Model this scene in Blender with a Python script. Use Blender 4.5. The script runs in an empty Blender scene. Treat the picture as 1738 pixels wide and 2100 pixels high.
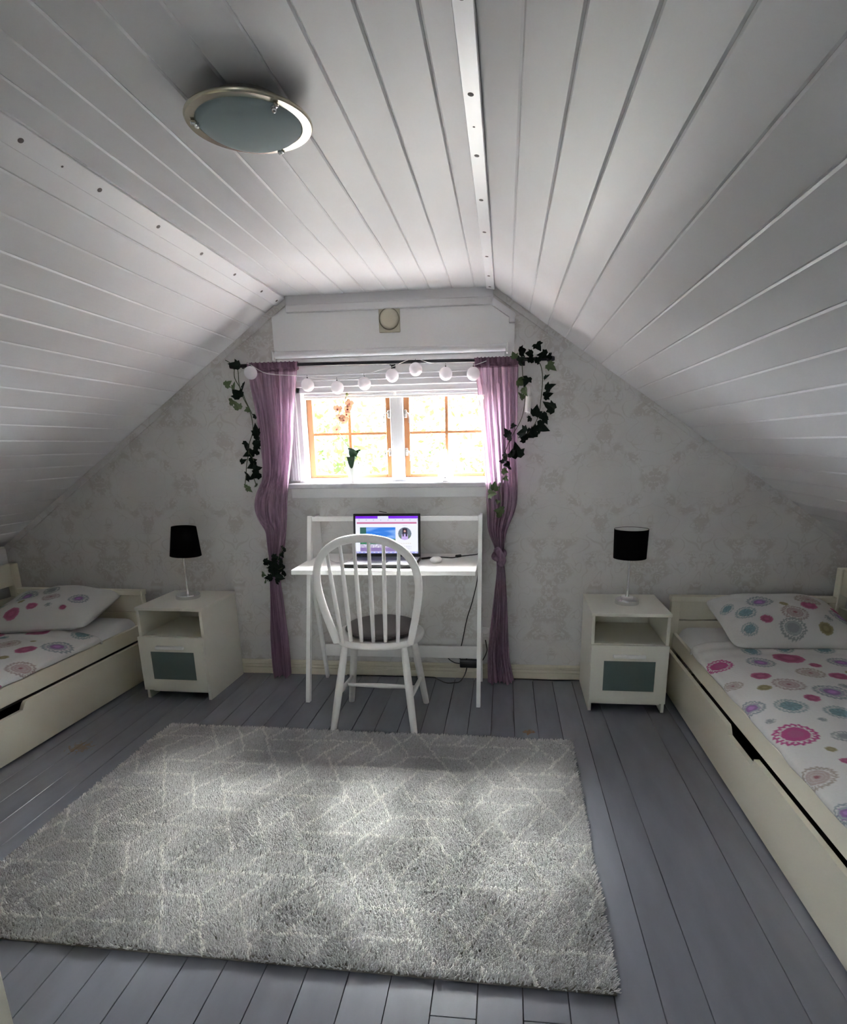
import bpy, bmesh, math, random
import numpy as np
from mathutils import Vector, Matrix, noise

random.seed(7)
rng = np.random.default_rng(7)
scene = bpy.context.scene
col = scene.collection

# ------------------------------------------------------------------ camera
W_PX, H_PX = 1738.0, 2100.0
F_PX, CX, CY = 1241.08, 896.97, 1244.99
YAW, PITCH, ROLL, CAM_Z = 0.11334, 0.26115, -0.01794, 1.35507
_f = Vector((-math.sin(YAW) * math.cos(PITCH), math.cos(YAW) * math.cos(PITCH), -math.sin(PITCH)))
_r0 = Vector((math.cos(YAW), math.sin(YAW), 0)); _u0 = _r0.cross(_f)
_r = _r0 * math.cos(ROLL) + _u0 * math.sin(ROLL); _u = -_r0 * math.sin(ROLL) + _u0 * math.cos(ROLL)
cam_data = bpy.data.cameras.new('camera'); cam = bpy.data.objects.new('camera', cam_data); col.objects.link(cam)
cam_data.sensor_fit = 'HORIZONTAL'; cam_data.sensor_width = 36.0; cam_data.lens = F_PX / W_PX * 36.0
cam_data.shift_x = (W_PX / 2 - CX) / W_PX; cam_data.shift_y = (CY - H_PX / 2) / W_PX
cam_data.clip_start = 0.03; cam_data.clip_end = 200
cam.matrix_world = Matrix(((_r.x, _u.x, -_f.x, 0), (_r.y, _u.y, -_f.y, 0), (_r.z, _u.z, -_f.z, CAM_Z), (0, 0, 0, 1)))
scene.camera = cam

# ------------------------------------------------------------------ daylight and exposure
SKY = 18.0
EXPOSURE = 2.4
world = bpy.data.worlds.new('overcast_sky'); scene.world = world; world.use_nodes = True
wb = world.node_tree.nodes['Background']; wb.inputs[0].default_value = (0.93, 0.94, 1.0, 1); wb.inputs[1].default_value = SKY
scene.view_settings.view_transform = 'Standard'; scene.view_settings.look = 'None'
scene.view_settings.gamma = 1.0; scene.view_settings.use_curve_mapping = False
scene.view_settings.exposure = EXPOSURE
scene.cycles.max_bounces = 14; scene.cycles.diffuse_bounces = 10; scene.cycles.glossy_bounces = 4
scene.cycles.transparent_max_bounces = 16; scene.cycles.transmission_bounces = 6
scene.cycles.sample_clamp_indirect = 30.0
scene.cycles.caustics_reflective = False; scene.cycles.caustics_refractive = False

# bright veiled sun behind thin cloud, high in front of the window
sd = bpy.data.lights.new('veiled_sun', 'SUN'); sd.energy = 24.0; sd.angle = math.radians(36); sd.color = (1.0, .98, .95)
sun = bpy.data.objects.new('veiled_sun', sd); col.objects.link(sun)
sun.rotation_euler = (math.radians(-40), 0, math.radians(3))      # comes down from +y at about 50 degrees

# the room (metres; camera stands at x=0, y=0)
WALL_Y = 3.42; REAR_Y = -1.25
XL, XR = -3.09, 1.86                       # knee walls
CRL, CRR, CEIL = -1.171, -0.066, 2.13      # creases of the ceiling
SL = 0.695
CR_MID = -0.607
def top_z(x):
    if x < CRL: return CEIL - (CRL - x) * SL
    if x > CRR: return CEIL - (x - CRR) * SL
    return CEIL

def portal(name, x0, x1, z0, z1, y, facing):
    d = bpy.data.lights.new(name, 'AREA'); d.shape = 'RECTANGLE'; d.size = x1 - x0; d.size_y = z1 - z0
    d.cycles.is_portal = True
    o = bpy.data.objects.new(name, d); col.objects.link(o)
    o.location = ((x0 + x1) / 2, y, (z0 + z1) / 2)
    o.rotation_euler = (math.radians(90 if facing < 0 else -90), 0, 0)
portal('window_daylight_portal', -1.15, -0.06, 1.16, 1.67, 3.66, -1)
RW0, RW1, RZ0, RZ1 = -0.84, -0.37, 1.15, 1.42     # unseen window added in the rear gable as fill light
portal('rear_fill_window_portal', RW0, RW1, RZ0, RZ1, REAR_Y - .12, 1)

# ------------------------------------------------------------------ helpers
class MB:
    def __init__(s): s.v = []; s.f = []
    def add(s, vs, fs):
        o = len(s.v); s.v += [tuple(v) for v in vs]; s.f += [tuple(i + o for i in f) for f in fs]; return s
    def bm(s, b, M=None):
        b.verts.ensure_lookup_table()
        for i, v in enumerate(b.verts): v.index = i
        s.add([(M @ v.co if M else v.co) for v in b.verts], [[v.index for v in f.verts] for f in b.faces]); b.free(); return s
    def box(s, x0, x1, y0, y1, z0, z1, bev=0.0, M=None, seg=1):
        b = bmesh.new()
        bmesh.ops.create_cube(b, size=1, matrix=Matrix.Translation(((x0+x1)/2, (y0+y1)/2, (z0+z1)/2)) @ Matrix.Diagonal((abs(x1-x0), abs(y1-y0), abs(z1-z0), 1)))
        if bev > 0: bmesh.ops.bevel(b, geom=list(b.edges), offset=min(bev, .49*min(abs(x1-x0), abs(y1-y0), abs(z1-z0))), segments=seg, profile=.5, affect='EDGES')
        return s.bm(b, M)
    def prism(s, pts, axis, a, b):
        """extrude a 2D polygon along an axis: axis 'x' -> pts are (y,z), 'y' -> (x,z), 'z' -> (x,y)"""
        n = len(pts)
        def P(p, t): return {'x': (t, p[0], p[1]), 'y': (p[0], t, p[1]), 'z': (p[0], p[1], t)}[axis]
        vs = [P(p, a) for p in pts] + [P(p, b) for p in pts]
        fs = [tuple(range(n)), tuple(range(2*n-1, n-1, -1))] + [(i, i+n, (i+1) % n + n, (i+1) % n) for i in range(n)]
        return s.add(vs, fs)
    def lathe(s, prof, c=(0, 0, 0), n=32, M=None, closed=False):
        vs = []; fs = []
        for r, z in prof:
            for k in range(n):
                a = 2*math.pi*k/n; p = Vector((r*math.cos(a), r*math.sin(a), z))
                if M: p = M @ p
                vs.append((p.x+c[0], p.y+c[1], p.z+c[2]))
        m = len(prof)
        for i in range(m-1 if not closed else m):
            j = (i+1) % m
            for k in range(n): fs.append((i*n+k, i*n+(k+1) % n, j*n+(k+1) % n, j*n+k))
        if not closed:
            if prof[0][0] > 1e-6: fs.append(tuple(range(n-1, -1, -1)))
            if prof[-1][0] > 1e-6: fs.append(tuple((m-1)*n+k for k in range(n)))
        return s.add(vs, fs)
    def sweep(s, path, rad, n=8, sec=None, ref=None, cap=True):
        """sweep a circle (radius or list of radii) or section sec [(a,b)] along a path"""
        P = [Vector(p) for p in path]; m = len(P); vs = []; fs = []
        R = rad if isinstance(rad, (list, tuple)) else [rad]*m
        T = [(P[min(i+1, m-1)] - P[max(i-1, 0)]).normalized() for i in range(m)]
        nrm = Vector(ref) if ref else (Vector((0, 0, 1)) if abs(T[0].z) < .9 else Vector((1, 0, 0)))
        S = sec or [(math.cos(2*math.pi*k/n), math.sin(2*math.pi*k/n)) for k in range(n)]; n = len(S)
        for i in range(m):
            b = T[i].cross(nrm)
            if b.length < 1e-6: b = T[i].orthogonal()
            b.normalize(); a = b.cross(T[i]).normalized()
            if not ref: nrm = a
            for u, w in S: vs.append(P[i] + b*(u*R[i]) + a*(w*R[i]))
        for i in range(m-1):
            for k in range(n): fs.append((i*n+k, i*n+(k+1) % n, (i+1)*n+(k+1) % n, (i+1)*n+k))
        if cap: fs.append(tuple(range(n-1, -1, -1))); fs.append(tuple((m-1)*n+k for k in range(n)))
        return s.add(vs, fs)
    def sphere(s, c, r, u=20, v=12, sz=(1, 1, 1)):
        b = bmesh.new(); bmesh.ops.create_uvsphere(b, u_segments=u, v_segments=v, radius=r)
        return s.bm(b, Matrix.Translation(c) @ Matrix.Diagonal((sz[0], sz[1], sz[2], 1)))
    def mesh(s, name, m, smooth=35, recalc=True):
        me = bpy.data.meshes.new(name); me.from_pydata(s.v, [], s.f)
        if recalc:
            b = bmesh.new(); b.from_mesh(me); bmesh.ops.recalc_face_normals(b, faces=b.faces); b.to_mesh(me); b.free()
        if m: me.materials.append(m)
        if smooth:
            me.polygons.foreach_set('use_smooth', [True]*len(me.polygons)); me.set_sharp_from_angle(angle=math.radians(smooth))
        me.update(); return me

def spline(pts, k=6):
    P = [Vector(p) for p in pts]; out = []
    for i in range(len(P)-1):
        p0 = P[max(i-1, 0)]; p1 = P[i]; p2 = P[i+1]; p3 = P[min(i+2, len(P)-1)]
        for j in range(k):
            t = j/k
            out.append(.5*((2*p1)+(-p0+p2)*t+(2*p0-5*p1+4*p2-p3)*t*t+(-p0+3*p1-3*p2+p3)*t**3))
    out.append(P[-1]); return out

def tag(o, label=None, cat=None, group=None, kind=None):
    if label: o['label'] = label
    if cat: o['category'] = cat
    if group: o['group'] = group
    if kind: o['kind'] = kind
    return o
def link(name, me, parent=None, local=False):
    o = bpy.data.objects.new(name, me); col.objects.link(o)
    if parent is not None:
        o.parent = parent
        if not local: o.location = -_wl(parent)
    return o
def _wl(p):
    v = Vector((0, 0, 0))
    while p is not None: v += p.location; p = p.parent
    return v
def obj(name, mb, m, parent=None, local=False, smooth=35, recalc=True):
    """one mesh object; coordinates are world ones unless local"""
    return link(name, mb.mesh(name, m, smooth, recalc), parent, local)
def thing(name, loc, label, cat, group=None, rz=0.0):
    o = bpy.data.objects.new(name, None); col.objects.link(o); o.location = loc; o.rotation_euler = (0, 0, rz)
    o.empty_display_size = .1
    return tag(o, label, cat, group)
def struct(name, mb, m, smooth=0):
    return tag(obj(name, mb, m, smooth=smooth), kind='structure')

# ------------------------------------------------------------------ materials
def mat(name, c, rough=.5, metal=0.0, bump=0.0, bscale=60, var=0.0, vscale=8, spec=.5, stretch=None, coat=0.0):
    m = bpy.data.materials.new(name); m.use_nodes = True; nt = m.node_tree; b = nt.nodes['Principled BSDF']
    b.inputs['Base Color'].default_value = (*c, 1); b.inputs['Roughness'].default_value = rough; b.inputs['Metallic'].default_value = metal
    b.inputs['Specular IOR Level'].default_value = spec; b.inputs['Coat Weight'].default_value = coat
    if bump or var:
        tc = nt.nodes.new('ShaderNodeTexCoord'); mp = nt.nodes.new('ShaderNodeMapping'); nt.links.new(tc.outputs['Object'], mp.inputs[0])
        if stretch: mp.inputs['Scale'].default_value = stretch
    if var:
        n = nt.nodes.new('ShaderNodeTexNoise'); n.inputs['Scale'].default_value = vscale; n.inputs['Detail'].default_value = 5
        nt.links.new(mp.outputs[0], n.inputs['Vector'])
        mx = nt.nodes.new('ShaderNodeMix'); mx.data_type = 'RGBA'
        mx.inputs['A'].default_value = (*[max(0, x*(1-var)) for x in c], 1); mx.inputs['B'].default_value = (*[min(1, x*(1+var)) for x in c], 1)
        nt.links.new(n.outputs['Fac'], mx.inputs['Factor']); nt.links.new(mx.outputs['Result'], b.inputs['Base Color'])
    if bump:
        n2 = nt.nodes.new('ShaderNodeTexNoise'); n2.inputs['Scale'].default_value = bscale; n2.inputs['Detail'].default_value = 3
        nt.links.new(mp.outputs[0], n2.inputs['Vector'])
        bp = nt.nodes.new('ShaderNodeBump'); bp.inputs['Strength'].default_value = bump; bp.inputs['Distance'].default_value = .01
        nt.links.new(n2.outputs['Fac'], bp.inputs['Height']); nt.links.new(bp.outputs[0], b.inputs['Normal'])
    return m
def attr_mat(name, rough=.8, bump=0.0, bscale=300, spec=.3, emit=None):
    m = mat(name, (.5, .5, .5), rough, bump=bump, bscale=bscale, spec=spec); nt = m.node_tree; b = nt.nodes['Principled BSDF']
    a = nt.nodes.new('ShaderNodeAttribute'); a.attribute_name = 'pattern'
    nt.links.new(a.outputs['Color'], b.inputs['Base Color'])
    if emit:
        b.inputs['Base Color'].default_value = (0, 0, 0, 1); nt.links.remove(b.inputs['Base Color'].links[0])
        nt.links.new(a.outputs['Color'], b.inputs['Emission Color']); b.inputs['Emission Strength'].default_value = emit
    return m

def ceiling_material():
    m = mat('white_painted_panelling', (.74, .743, .765), .42, bump=.05, bscale=30, stretch=(1, .12, 1), spec=.4)
    nt = m.node_tree; b = nt.nodes['Principled BSDF']
    tc = nt.nodes.new('ShaderNodeTexCoord'); mp = nt.nodes.new('ShaderNodeMapping'); mp.inputs['Scale'].default_value = (1, .55, 1)
    nt.links.new(tc.outputs['Object'], mp.inputs[0])
    n = nt.nodes.new('ShaderNodeTexVoronoi'); n.inputs['Scale'].default_value = 3.1; nt.links.new(mp.outputs[0], n.inputs['Vector'])
    r = nt.nodes.new('ShaderNodeValToRGB'); r.color_ramp.elements[0].position = .012; r.color_ramp.elements[0].color = (.50, .45, .40, 1)
    r.color_ramp.elements[1].position = .045; r.color_ramp.elements[1].color = (.74, .743, .765, 1)
    nt.links.new(n.outputs['Distance'], r.inputs[0])
    n2 = nt.nodes.new('ShaderNodeTexNoise'); n2.inputs['Scale'].default_value = 2.5; n2.inputs['Detail'].default_value = 6; nt.links.new(mp.outputs[0], n2.inputs['Vector'])
    r2 = nt.nodes.new('ShaderNodeValToRGB'); r2.color_ramp.elements[0].position = .3; r2.color_ramp.elements[0].color = (.90, .90, .89, 1)
    r2.color_ramp.elements[1].position = .65; r2.color_ramp.elements[1].color = (1, 1, 1, 1); nt.links.new(n2.outputs['Fac'], r2.inputs[0])
    mx = nt.nodes.new('ShaderNodeMix'); mx.data_type = 'RGBA'; mx.blend_type = 'MULTIPLY'; mx.inputs['Factor'].default_value = 1
    nt.links.new(r.outputs[0], mx.inputs['A']); nt.links.new(r2.outputs[0], mx.inputs['B'])
    nt.links.new(mx.outputs['Result'], b.inputs['Base Color'])
    return m

def wallpaper_material():
    """pale wallpaper with mirrored damask sprays printed a little darker and shinier"""
    m = bpy.data.materials.new('damask_wallpaper'); m.use_nodes = True; nt = m.node_tree; N = nt.nodes; Lk = nt.links; b = N['Principled BSDF']
    tc = N.new('ShaderNodeTexCoord'); sep = N.new('ShaderNodeSeparateXYZ'); Lk.new(tc.outputs['Object'], sep.inputs[0])
    def math_(op, a, v=None, bnode=None):
        n = N.new('ShaderNodeMath'); n.operation = op
        Lk.new(a, n.inputs[0])
        if bnode is not None: Lk.new(bnode, n.inputs[1])
        elif v is not None: n.inputs[1].default_value = v
        return n.outputs[0]
    n0 = N.new('ShaderNodeTexNoise'); n0.inputs['Scale'].default_value = 5; Lk.new(tc.outputs['Object'], n0.inputs['Vector'])
    wob = math_('MULTIPLY', math_('SUBTRACT', n0.outputs['Fac'], .5), .12)
    xx = math_('PINGPONG', math_('ADD', math_('ADD', sep.outputs[0], 10.07), None, wob), .265)
    zz = math_('PINGPONG', math_('ADD', sep.outputs[2], 10.0), .62)
    cmb = N.new('ShaderNodeCombineXYZ'); Lk.new(xx, cmb.inputs[0]); Lk.new(zz, cmb.inputs[1])
    big = N.new('ShaderNodeTexNoise'); big.inputs['Scale'].default_value = 6.5; big.inputs['Detail'].default_value = 1.5; Lk.new(cmb.outputs[0], big.inputs['Vector'])
    fine = N.new('ShaderNodeTexNoise'); fine.inputs['Scale'].default_value = 30; fine.inputs['Detail'].default_value = 3.5; fine.inputs['Distortion'].default_value = 1.6; Lk.new(cmb.outputs[0], fine.inputs['Vector'])
    rb = N.new('ShaderNodeValToRGB'); rb.color_ramp.elements[0].position = .50; rb.color_ramp.elements[1].position = .57; Lk.new(big.outputs['Fac'], rb.inputs[0])
    rf = N.new('ShaderNodeValToRGB'); rf.color_ramp.elements[0].position = .45; rf.color_ramp.elements[1].position = .50; Lk.new(fine.outputs['Fac'], rf.inputs[0])
    msk = math_('MULTIPLY', rb.outputs[0], None, rf.outputs[0])
    # thin curling stems: contour lines of a distorted noise
    st = N.new('ShaderNodeTexNoise'); st.inputs['Scale'].default_value = 9; st.inputs['Detail'].default_value = 0; st.inputs['Distortion'].default_value = .8; Lk.new(cmb.outputs[0], st.inputs['Vector'])
    line = math_('LESS_THAN', math_('ABSOLUTE', math_('SUBTRACT', st.outputs['Fac'], .5)), .008)
    msk = math_('MAXIMUM', msk, None, math_('MULTIPLY', line, .7))
    mx = N.new('ShaderNodeMix'); mx.data_type = 'RGBA'; mx.inputs['A'].default_value = (.66, .655, .64, 1); mx.inputs['B'].default_value = (.565, .545, .52, 1)
    Lk.new(msk, mx.inputs['Factor'])
    # slow mottling of the old paper
    n3 = N.new('ShaderNodeTexNoise'); n3.inputs['Scale'].default_value = 3; n3.inputs['Detail'].default_value = 6; Lk.new(tc.outputs['Object'], n3.inputs['Vector'])
    r3 = N.new('ShaderNodeValToRGB'); r3.color_ramp.elements[0].position = .3; r3.color_ramp.elements[0].color = (.88, .87, .86, 1); r3.color_ramp.elements[1].position = .65; r3.color_ramp.elements[1].color = (1, 1, 1, 1)
    Lk.new(n3.outputs['Fac'], r3.inputs[0])
    ml = N.new('ShaderNodeMix'); ml.data_type = 'RGBA'; ml.blend_type = 'MULTIPLY'; ml.inputs['Factor'].default_value = 1
    Lk.new(mx.outputs['Result'], ml.inputs['A']); Lk.new(r3.outputs[0], ml.inputs['B']); Lk.new(ml.outputs['Result'], b.inputs['Base Color'])
    rr = N.new('ShaderNodeMapRange'); rr.inputs['To Min'].default_value = .62; rr.inputs['To Max'].default_value = .42; Lk.new(msk, rr.inputs['Value']); Lk.new(rr.outputs[0], b.inputs['Roughness'])
    w = N.new('ShaderNodeTexNoise'); w.inputs['Scale'].default_value = 220; Lk.new(tc.outputs['Object'], w.inputs['Vector'])
    bp = N.new('ShaderNodeBump'); bp.inputs['Strength'].default_value = .12; bp.inputs['Distance'].default_value = .003; Lk.new(w.outputs['Fac'], bp.inputs['Height']); Lk.new(bp.outputs[0], b.inputs['Normal'])
    return m

def floor_material():
    m = mat('grey_floor_paint', (.155, .165, .195), .30, spec=.6, coat=.08); nt = m.node_tree; N = nt.nodes; Lk = nt.links; b = N['Principled BSDF']
    tc = N.new('ShaderNodeTexCoord'); mp = N.new('ShaderNodeMapping'); mp.inputs['Scale'].default_value = (1, .25, 1); Lk.new(tc.outputs['Object'], mp.inputs[0])
    oi = N.new('ShaderNodeObjectInfo')
    n = N.new('ShaderNodeTexNoise'); n.inputs['Scale'].default_value = 9; n.inputs['Detail'].default_value = 8; Lk.new(mp.outputs[0], n.inputs['Vector'])
    r = N.new('ShaderNodeValToRGB'); r.color_ramp.elements[0].position = .3; r.color_ramp.elements[0].color = (.168, .176, .200, 1); r.color_ramp.elements[1].position = .7; r.color_ramp.elements[1].color = (.212, .224, .256, 1); Lk.new(n.outputs['Fac'], r.inputs[0])
    # worn spots where the bare brown wood shows
    n2 = N.new('ShaderNodeTexNoise'); n2.inputs['Scale'].default_value = 4.2; n2.inputs['Detail'].default_value = 7; Lk.new(mp.outputs[0], n2.inputs['Vector'])
    r2 = N.new('ShaderNodeValToRGB'); r2.color_ramp.elements[0].position = .735; r2.color_ramp.elements[1].position = .76; Lk.new(n2.outputs['Fac'], r2.inputs[0])
    mx = N.new('ShaderNodeMix'); mx.data_type = 'RGBA'; mx.inputs['B'].default_value = (.20, .13, .08, 1); Lk.new(r2.outputs[0], mx.inputs['Factor']); Lk.new(r.outputs[0], mx.inputs['A'])
    # two bare patches: by the back edge of the rug and beside the left bed
    geo = N.new('ShaderNodeNewGeometry'); prev = mx.outputs['Result']
    nw = N.new('ShaderNodeTexNoise'); nw.inputs['Scale'].default_value = 55; nw.inputs['Detail'].default_value = 4; Lk.new(geo.outputs['Position'], nw.inputs['Vector'])
    for cx_, cy_, rr_, col_ in ((.125, 2.715, .040, (.19, .12, .07, 1)), (-1.99, 2.40, .075, (.20, .16, .12, 1))):
        vd = N.new('ShaderNodeVectorMath'); vd.operation = 'DISTANCE'; vd.inputs[1].default_value = (cx_, cy_, 0); Lk.new(geo.outputs['Position'], vd.inputs[0])
        ad = N.new('ShaderNodeMath'); ad.operation = 'MULTIPLY_ADD'; ad.inputs[1].default_value = -rr_*2.6; Lk.new(nw.outputs['Fac'], ad.inputs[0]); Lk.new(vd.outputs['Value'], ad.inputs[2])
        lt = N.new('ShaderNodeMath'); lt.operation = 'LESS_THAN'; lt.inputs[1].default_value = -rr_*.72; Lk.new(ad.outputs[0], lt.inputs[0])
        m2 = N.new('ShaderNodeMix'); m2.data_type = 'RGBA'; m2.inputs['B'].default_value = col_; Lk.new(lt.outputs[0], m2.inputs['Factor']); Lk.new(prev, m2.inputs['A']); prev = m2.outputs['Result']
    # a little difference from board to board
    hs = N.new('ShaderNodeHueSaturation'); mr = N.new('ShaderNodeMapRange'); mr.inputs['To Min'].default_value = .93; mr.inputs['To Max'].default_value = 1.07; Lk.new(oi.outputs['Random'], mr.inputs['Value']); Lk.new(mr.outputs[0], hs.inputs['Value'])
    Lk.new(prev, hs.inputs['Color']); Lk.new(hs.outputs[0], b.inputs['Base Color'])
    rr = N.new('ShaderNodeMapRange'); rr.inputs['To Min'].default_value = .16; rr.inputs['To Max'].default_value = .32; Lk.new(n.outputs['Fac'], rr.inputs['Value']); Lk.new(rr.outputs[0], b.inputs['Roughness'])
    bp = N.new('ShaderNodeBump'); bp.inputs['Strength'].default_value = .10; bp.inputs['Distance'].default_value = .006; Lk.new(n.outputs['Fac'], bp.inputs['Height']); Lk.new(bp.outputs[0], b.inputs['Normal'])
    return m

def wood_material(name, c1, c2):
    m = mat(name, c1, .35, spec=.5); nt = m.node_tree; N = nt.nodes; b = N['Principled BSDF']
    tc = N.new('ShaderNodeTexCoord'); mp = N.new('ShaderNodeMapping'); mp.inputs['Scale'].default_value = (40, 40, 5); nt.links.new(tc.outputs['Object'], mp.inputs[0])
    n = N.new('ShaderNodeTexNoise'); n.inputs['Scale'].default_value = 1; n.inputs['Detail'].default_value = 4; nt.links.new(mp.outputs[0], n.inputs['Vector'])
    mx = N.new('ShaderNodeMix'); mx.data_type = 'RGBA'; mx.inputs['A'].default_value = (*c1, 1); mx.inputs['B'].default_value = (*c2, 1)
    nt.links.new(n.outputs['Fac'], mx.inputs['Factor']); nt.links.new(mx.outputs['Result'], b.inputs['Base Color'])
    return m

def cloth_material(name, c, transp=.12, transl=.45):
    """thin loosely woven curtain: diffuse and translucent threads with small holes between"""
    m = bpy.data.materials.new(name); m.use_nodes = True; nt = m.node_tree; N = nt.nodes; Lk = nt.links
    for n in list(N): N.remove(n)
    out = N.new('ShaderNodeOutputMaterial'); d = N.new('ShaderNodeBsdfDiffuse'); t = N.new('ShaderNodeBsdfTranslucent'); tr = N.new('ShaderNodeBsdfTransparent')
    tc = N.new('ShaderNodeTexCoord'); mp = N.new('ShaderNodeMapping'); mp.inputs['Scale'].default_value = (300, 300, 30); Lk.new(tc.outputs['Object'], mp.inputs[0])
    n = N.new('ShaderNodeTexNoise'); n.inputs['Scale'].default_value = 1; n.inputs['Detail'].default_value = 2; Lk.new(mp.outputs[0], n.inputs['Vector'])
    mx = N.new('ShaderNodeMix'); mx.data_type = 'RGBA'; mx.inputs['A'].default_value = (*[x*.72 for x in c], 1); mx.inputs['B'].default_value = (*[min(1, x*1.25) for x in c], 1); Lk.new(n.outputs['Fac'], mx.inputs['Factor'])
    mp2 = N.new('ShaderNodeMapping'); mp2.inputs['Scale'].default_value = (70, 70, 2.2); Lk.new(tc.outputs['Object'], mp2.inputs[0])
    n2 = N.new('ShaderNodeTexNoise'); n2.inputs['Scale'].default_value = 1; n2.inputs['Detail'].default_value = 4; Lk.new(mp2.outputs[0], n2.inputs['Vector'])
    rp = N.new('ShaderNodeMapRange'); rp.inputs['From Min'].default_value = .32; rp.inputs['From Max'].default_value = .68; rp.inputs['To Min'].default_value = .68; rp.inputs['To Max'].default_value = 1.28; Lk.new(n2.outputs['Fac'], rp.inputs['Value'])
    vm = N.new('ShaderNodeVectorMath'); vm.operation = 'SCALE'; Lk.new(mx.outputs['Result'], vm.inputs[0]); Lk.new(rp.outputs[0], vm.inputs['Scale'])
    Lk.new(vm.outputs[0], d.inputs[0]); Lk.new(vm.outputs[0], t.inputs[0])
    m1 = N.new('ShaderNodeMixShader'); m1.inputs[0].default_value = transl; Lk.new(d.outputs[0], m1.inputs[1]); Lk.new(t.outputs[0], m1.inputs[2])
    m2 = N.new('ShaderNodeMixShader'); m2.inputs[0].default_value = transp; Lk.new(m1.outputs[0], m2.inputs[1]); Lk.new(tr.outputs[0], m2.inputs[2]); Lk.new(m2.outputs[0], out.inputs[0])
    return m

def pane_material(name):
    m = bpy.data.materials.new(name); m.use_nodes = True; nt = m.node_tree; N = nt.nodes; Lk = nt.links
    for n in list(N): N.remove(n)
    out = N.new('ShaderNodeOutputMaterial'); tr = N.new('ShaderNodeBsdfTransparent'); tr.inputs[0].default_value = (.96, .98, .97, 1)
    g = N.new('ShaderNodeBsdfGlossy'); g.inputs['Roughness'].default_value = .02; fr = N.new('ShaderNodeFresnel'); fr.inputs[0].default_value = 1.45
    geo = N.new('ShaderNodeNewGeometry'); iv = N.new('ShaderNodeMath'); iv.operation = 'SUBTRACT'; iv.inputs[0].default_value = 1; Lk.new(geo.outputs['Backfacing'], iv.inputs[1])
    mu = N.new('ShaderNodeMath'); mu.operation = 'MULTIPLY'; Lk.new(fr.outputs[0], mu.inputs[0]); Lk.new(iv.outputs[0], mu.inputs[1])      # reflect on the outer skin of the pane only
    mx = N.new('ShaderNodeMixShader'); Lk.new(mu.outputs[0], mx.inputs[0]); Lk.new(tr.outputs[0], mx.inputs[1]); Lk.new(g.outputs[0], mx.inputs[2]); Lk.new(mx.outputs[0], out.inputs[0])
    return m

def translucent_mat(name, c, rough=.5, tl=.5):
    m = mat(name, c, rough); nt = m.node_tree; N = nt.nodes; b = N['Principled BSDF']; out = N['Material Output']
    t = N.new('ShaderNodeBsdfTranslucent'); t.inputs[0].default_value = (*c, 1)
    mx = N.new('ShaderNodeMixShader'); mx.inputs[0].default_value = tl
    nt.links.new(b.outputs[0], mx.inputs[1]); nt.links.new(t.outputs[0], mx.inputs[2]); nt.links.new(mx.outputs[0], out.inputs[0])
    return m

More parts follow.
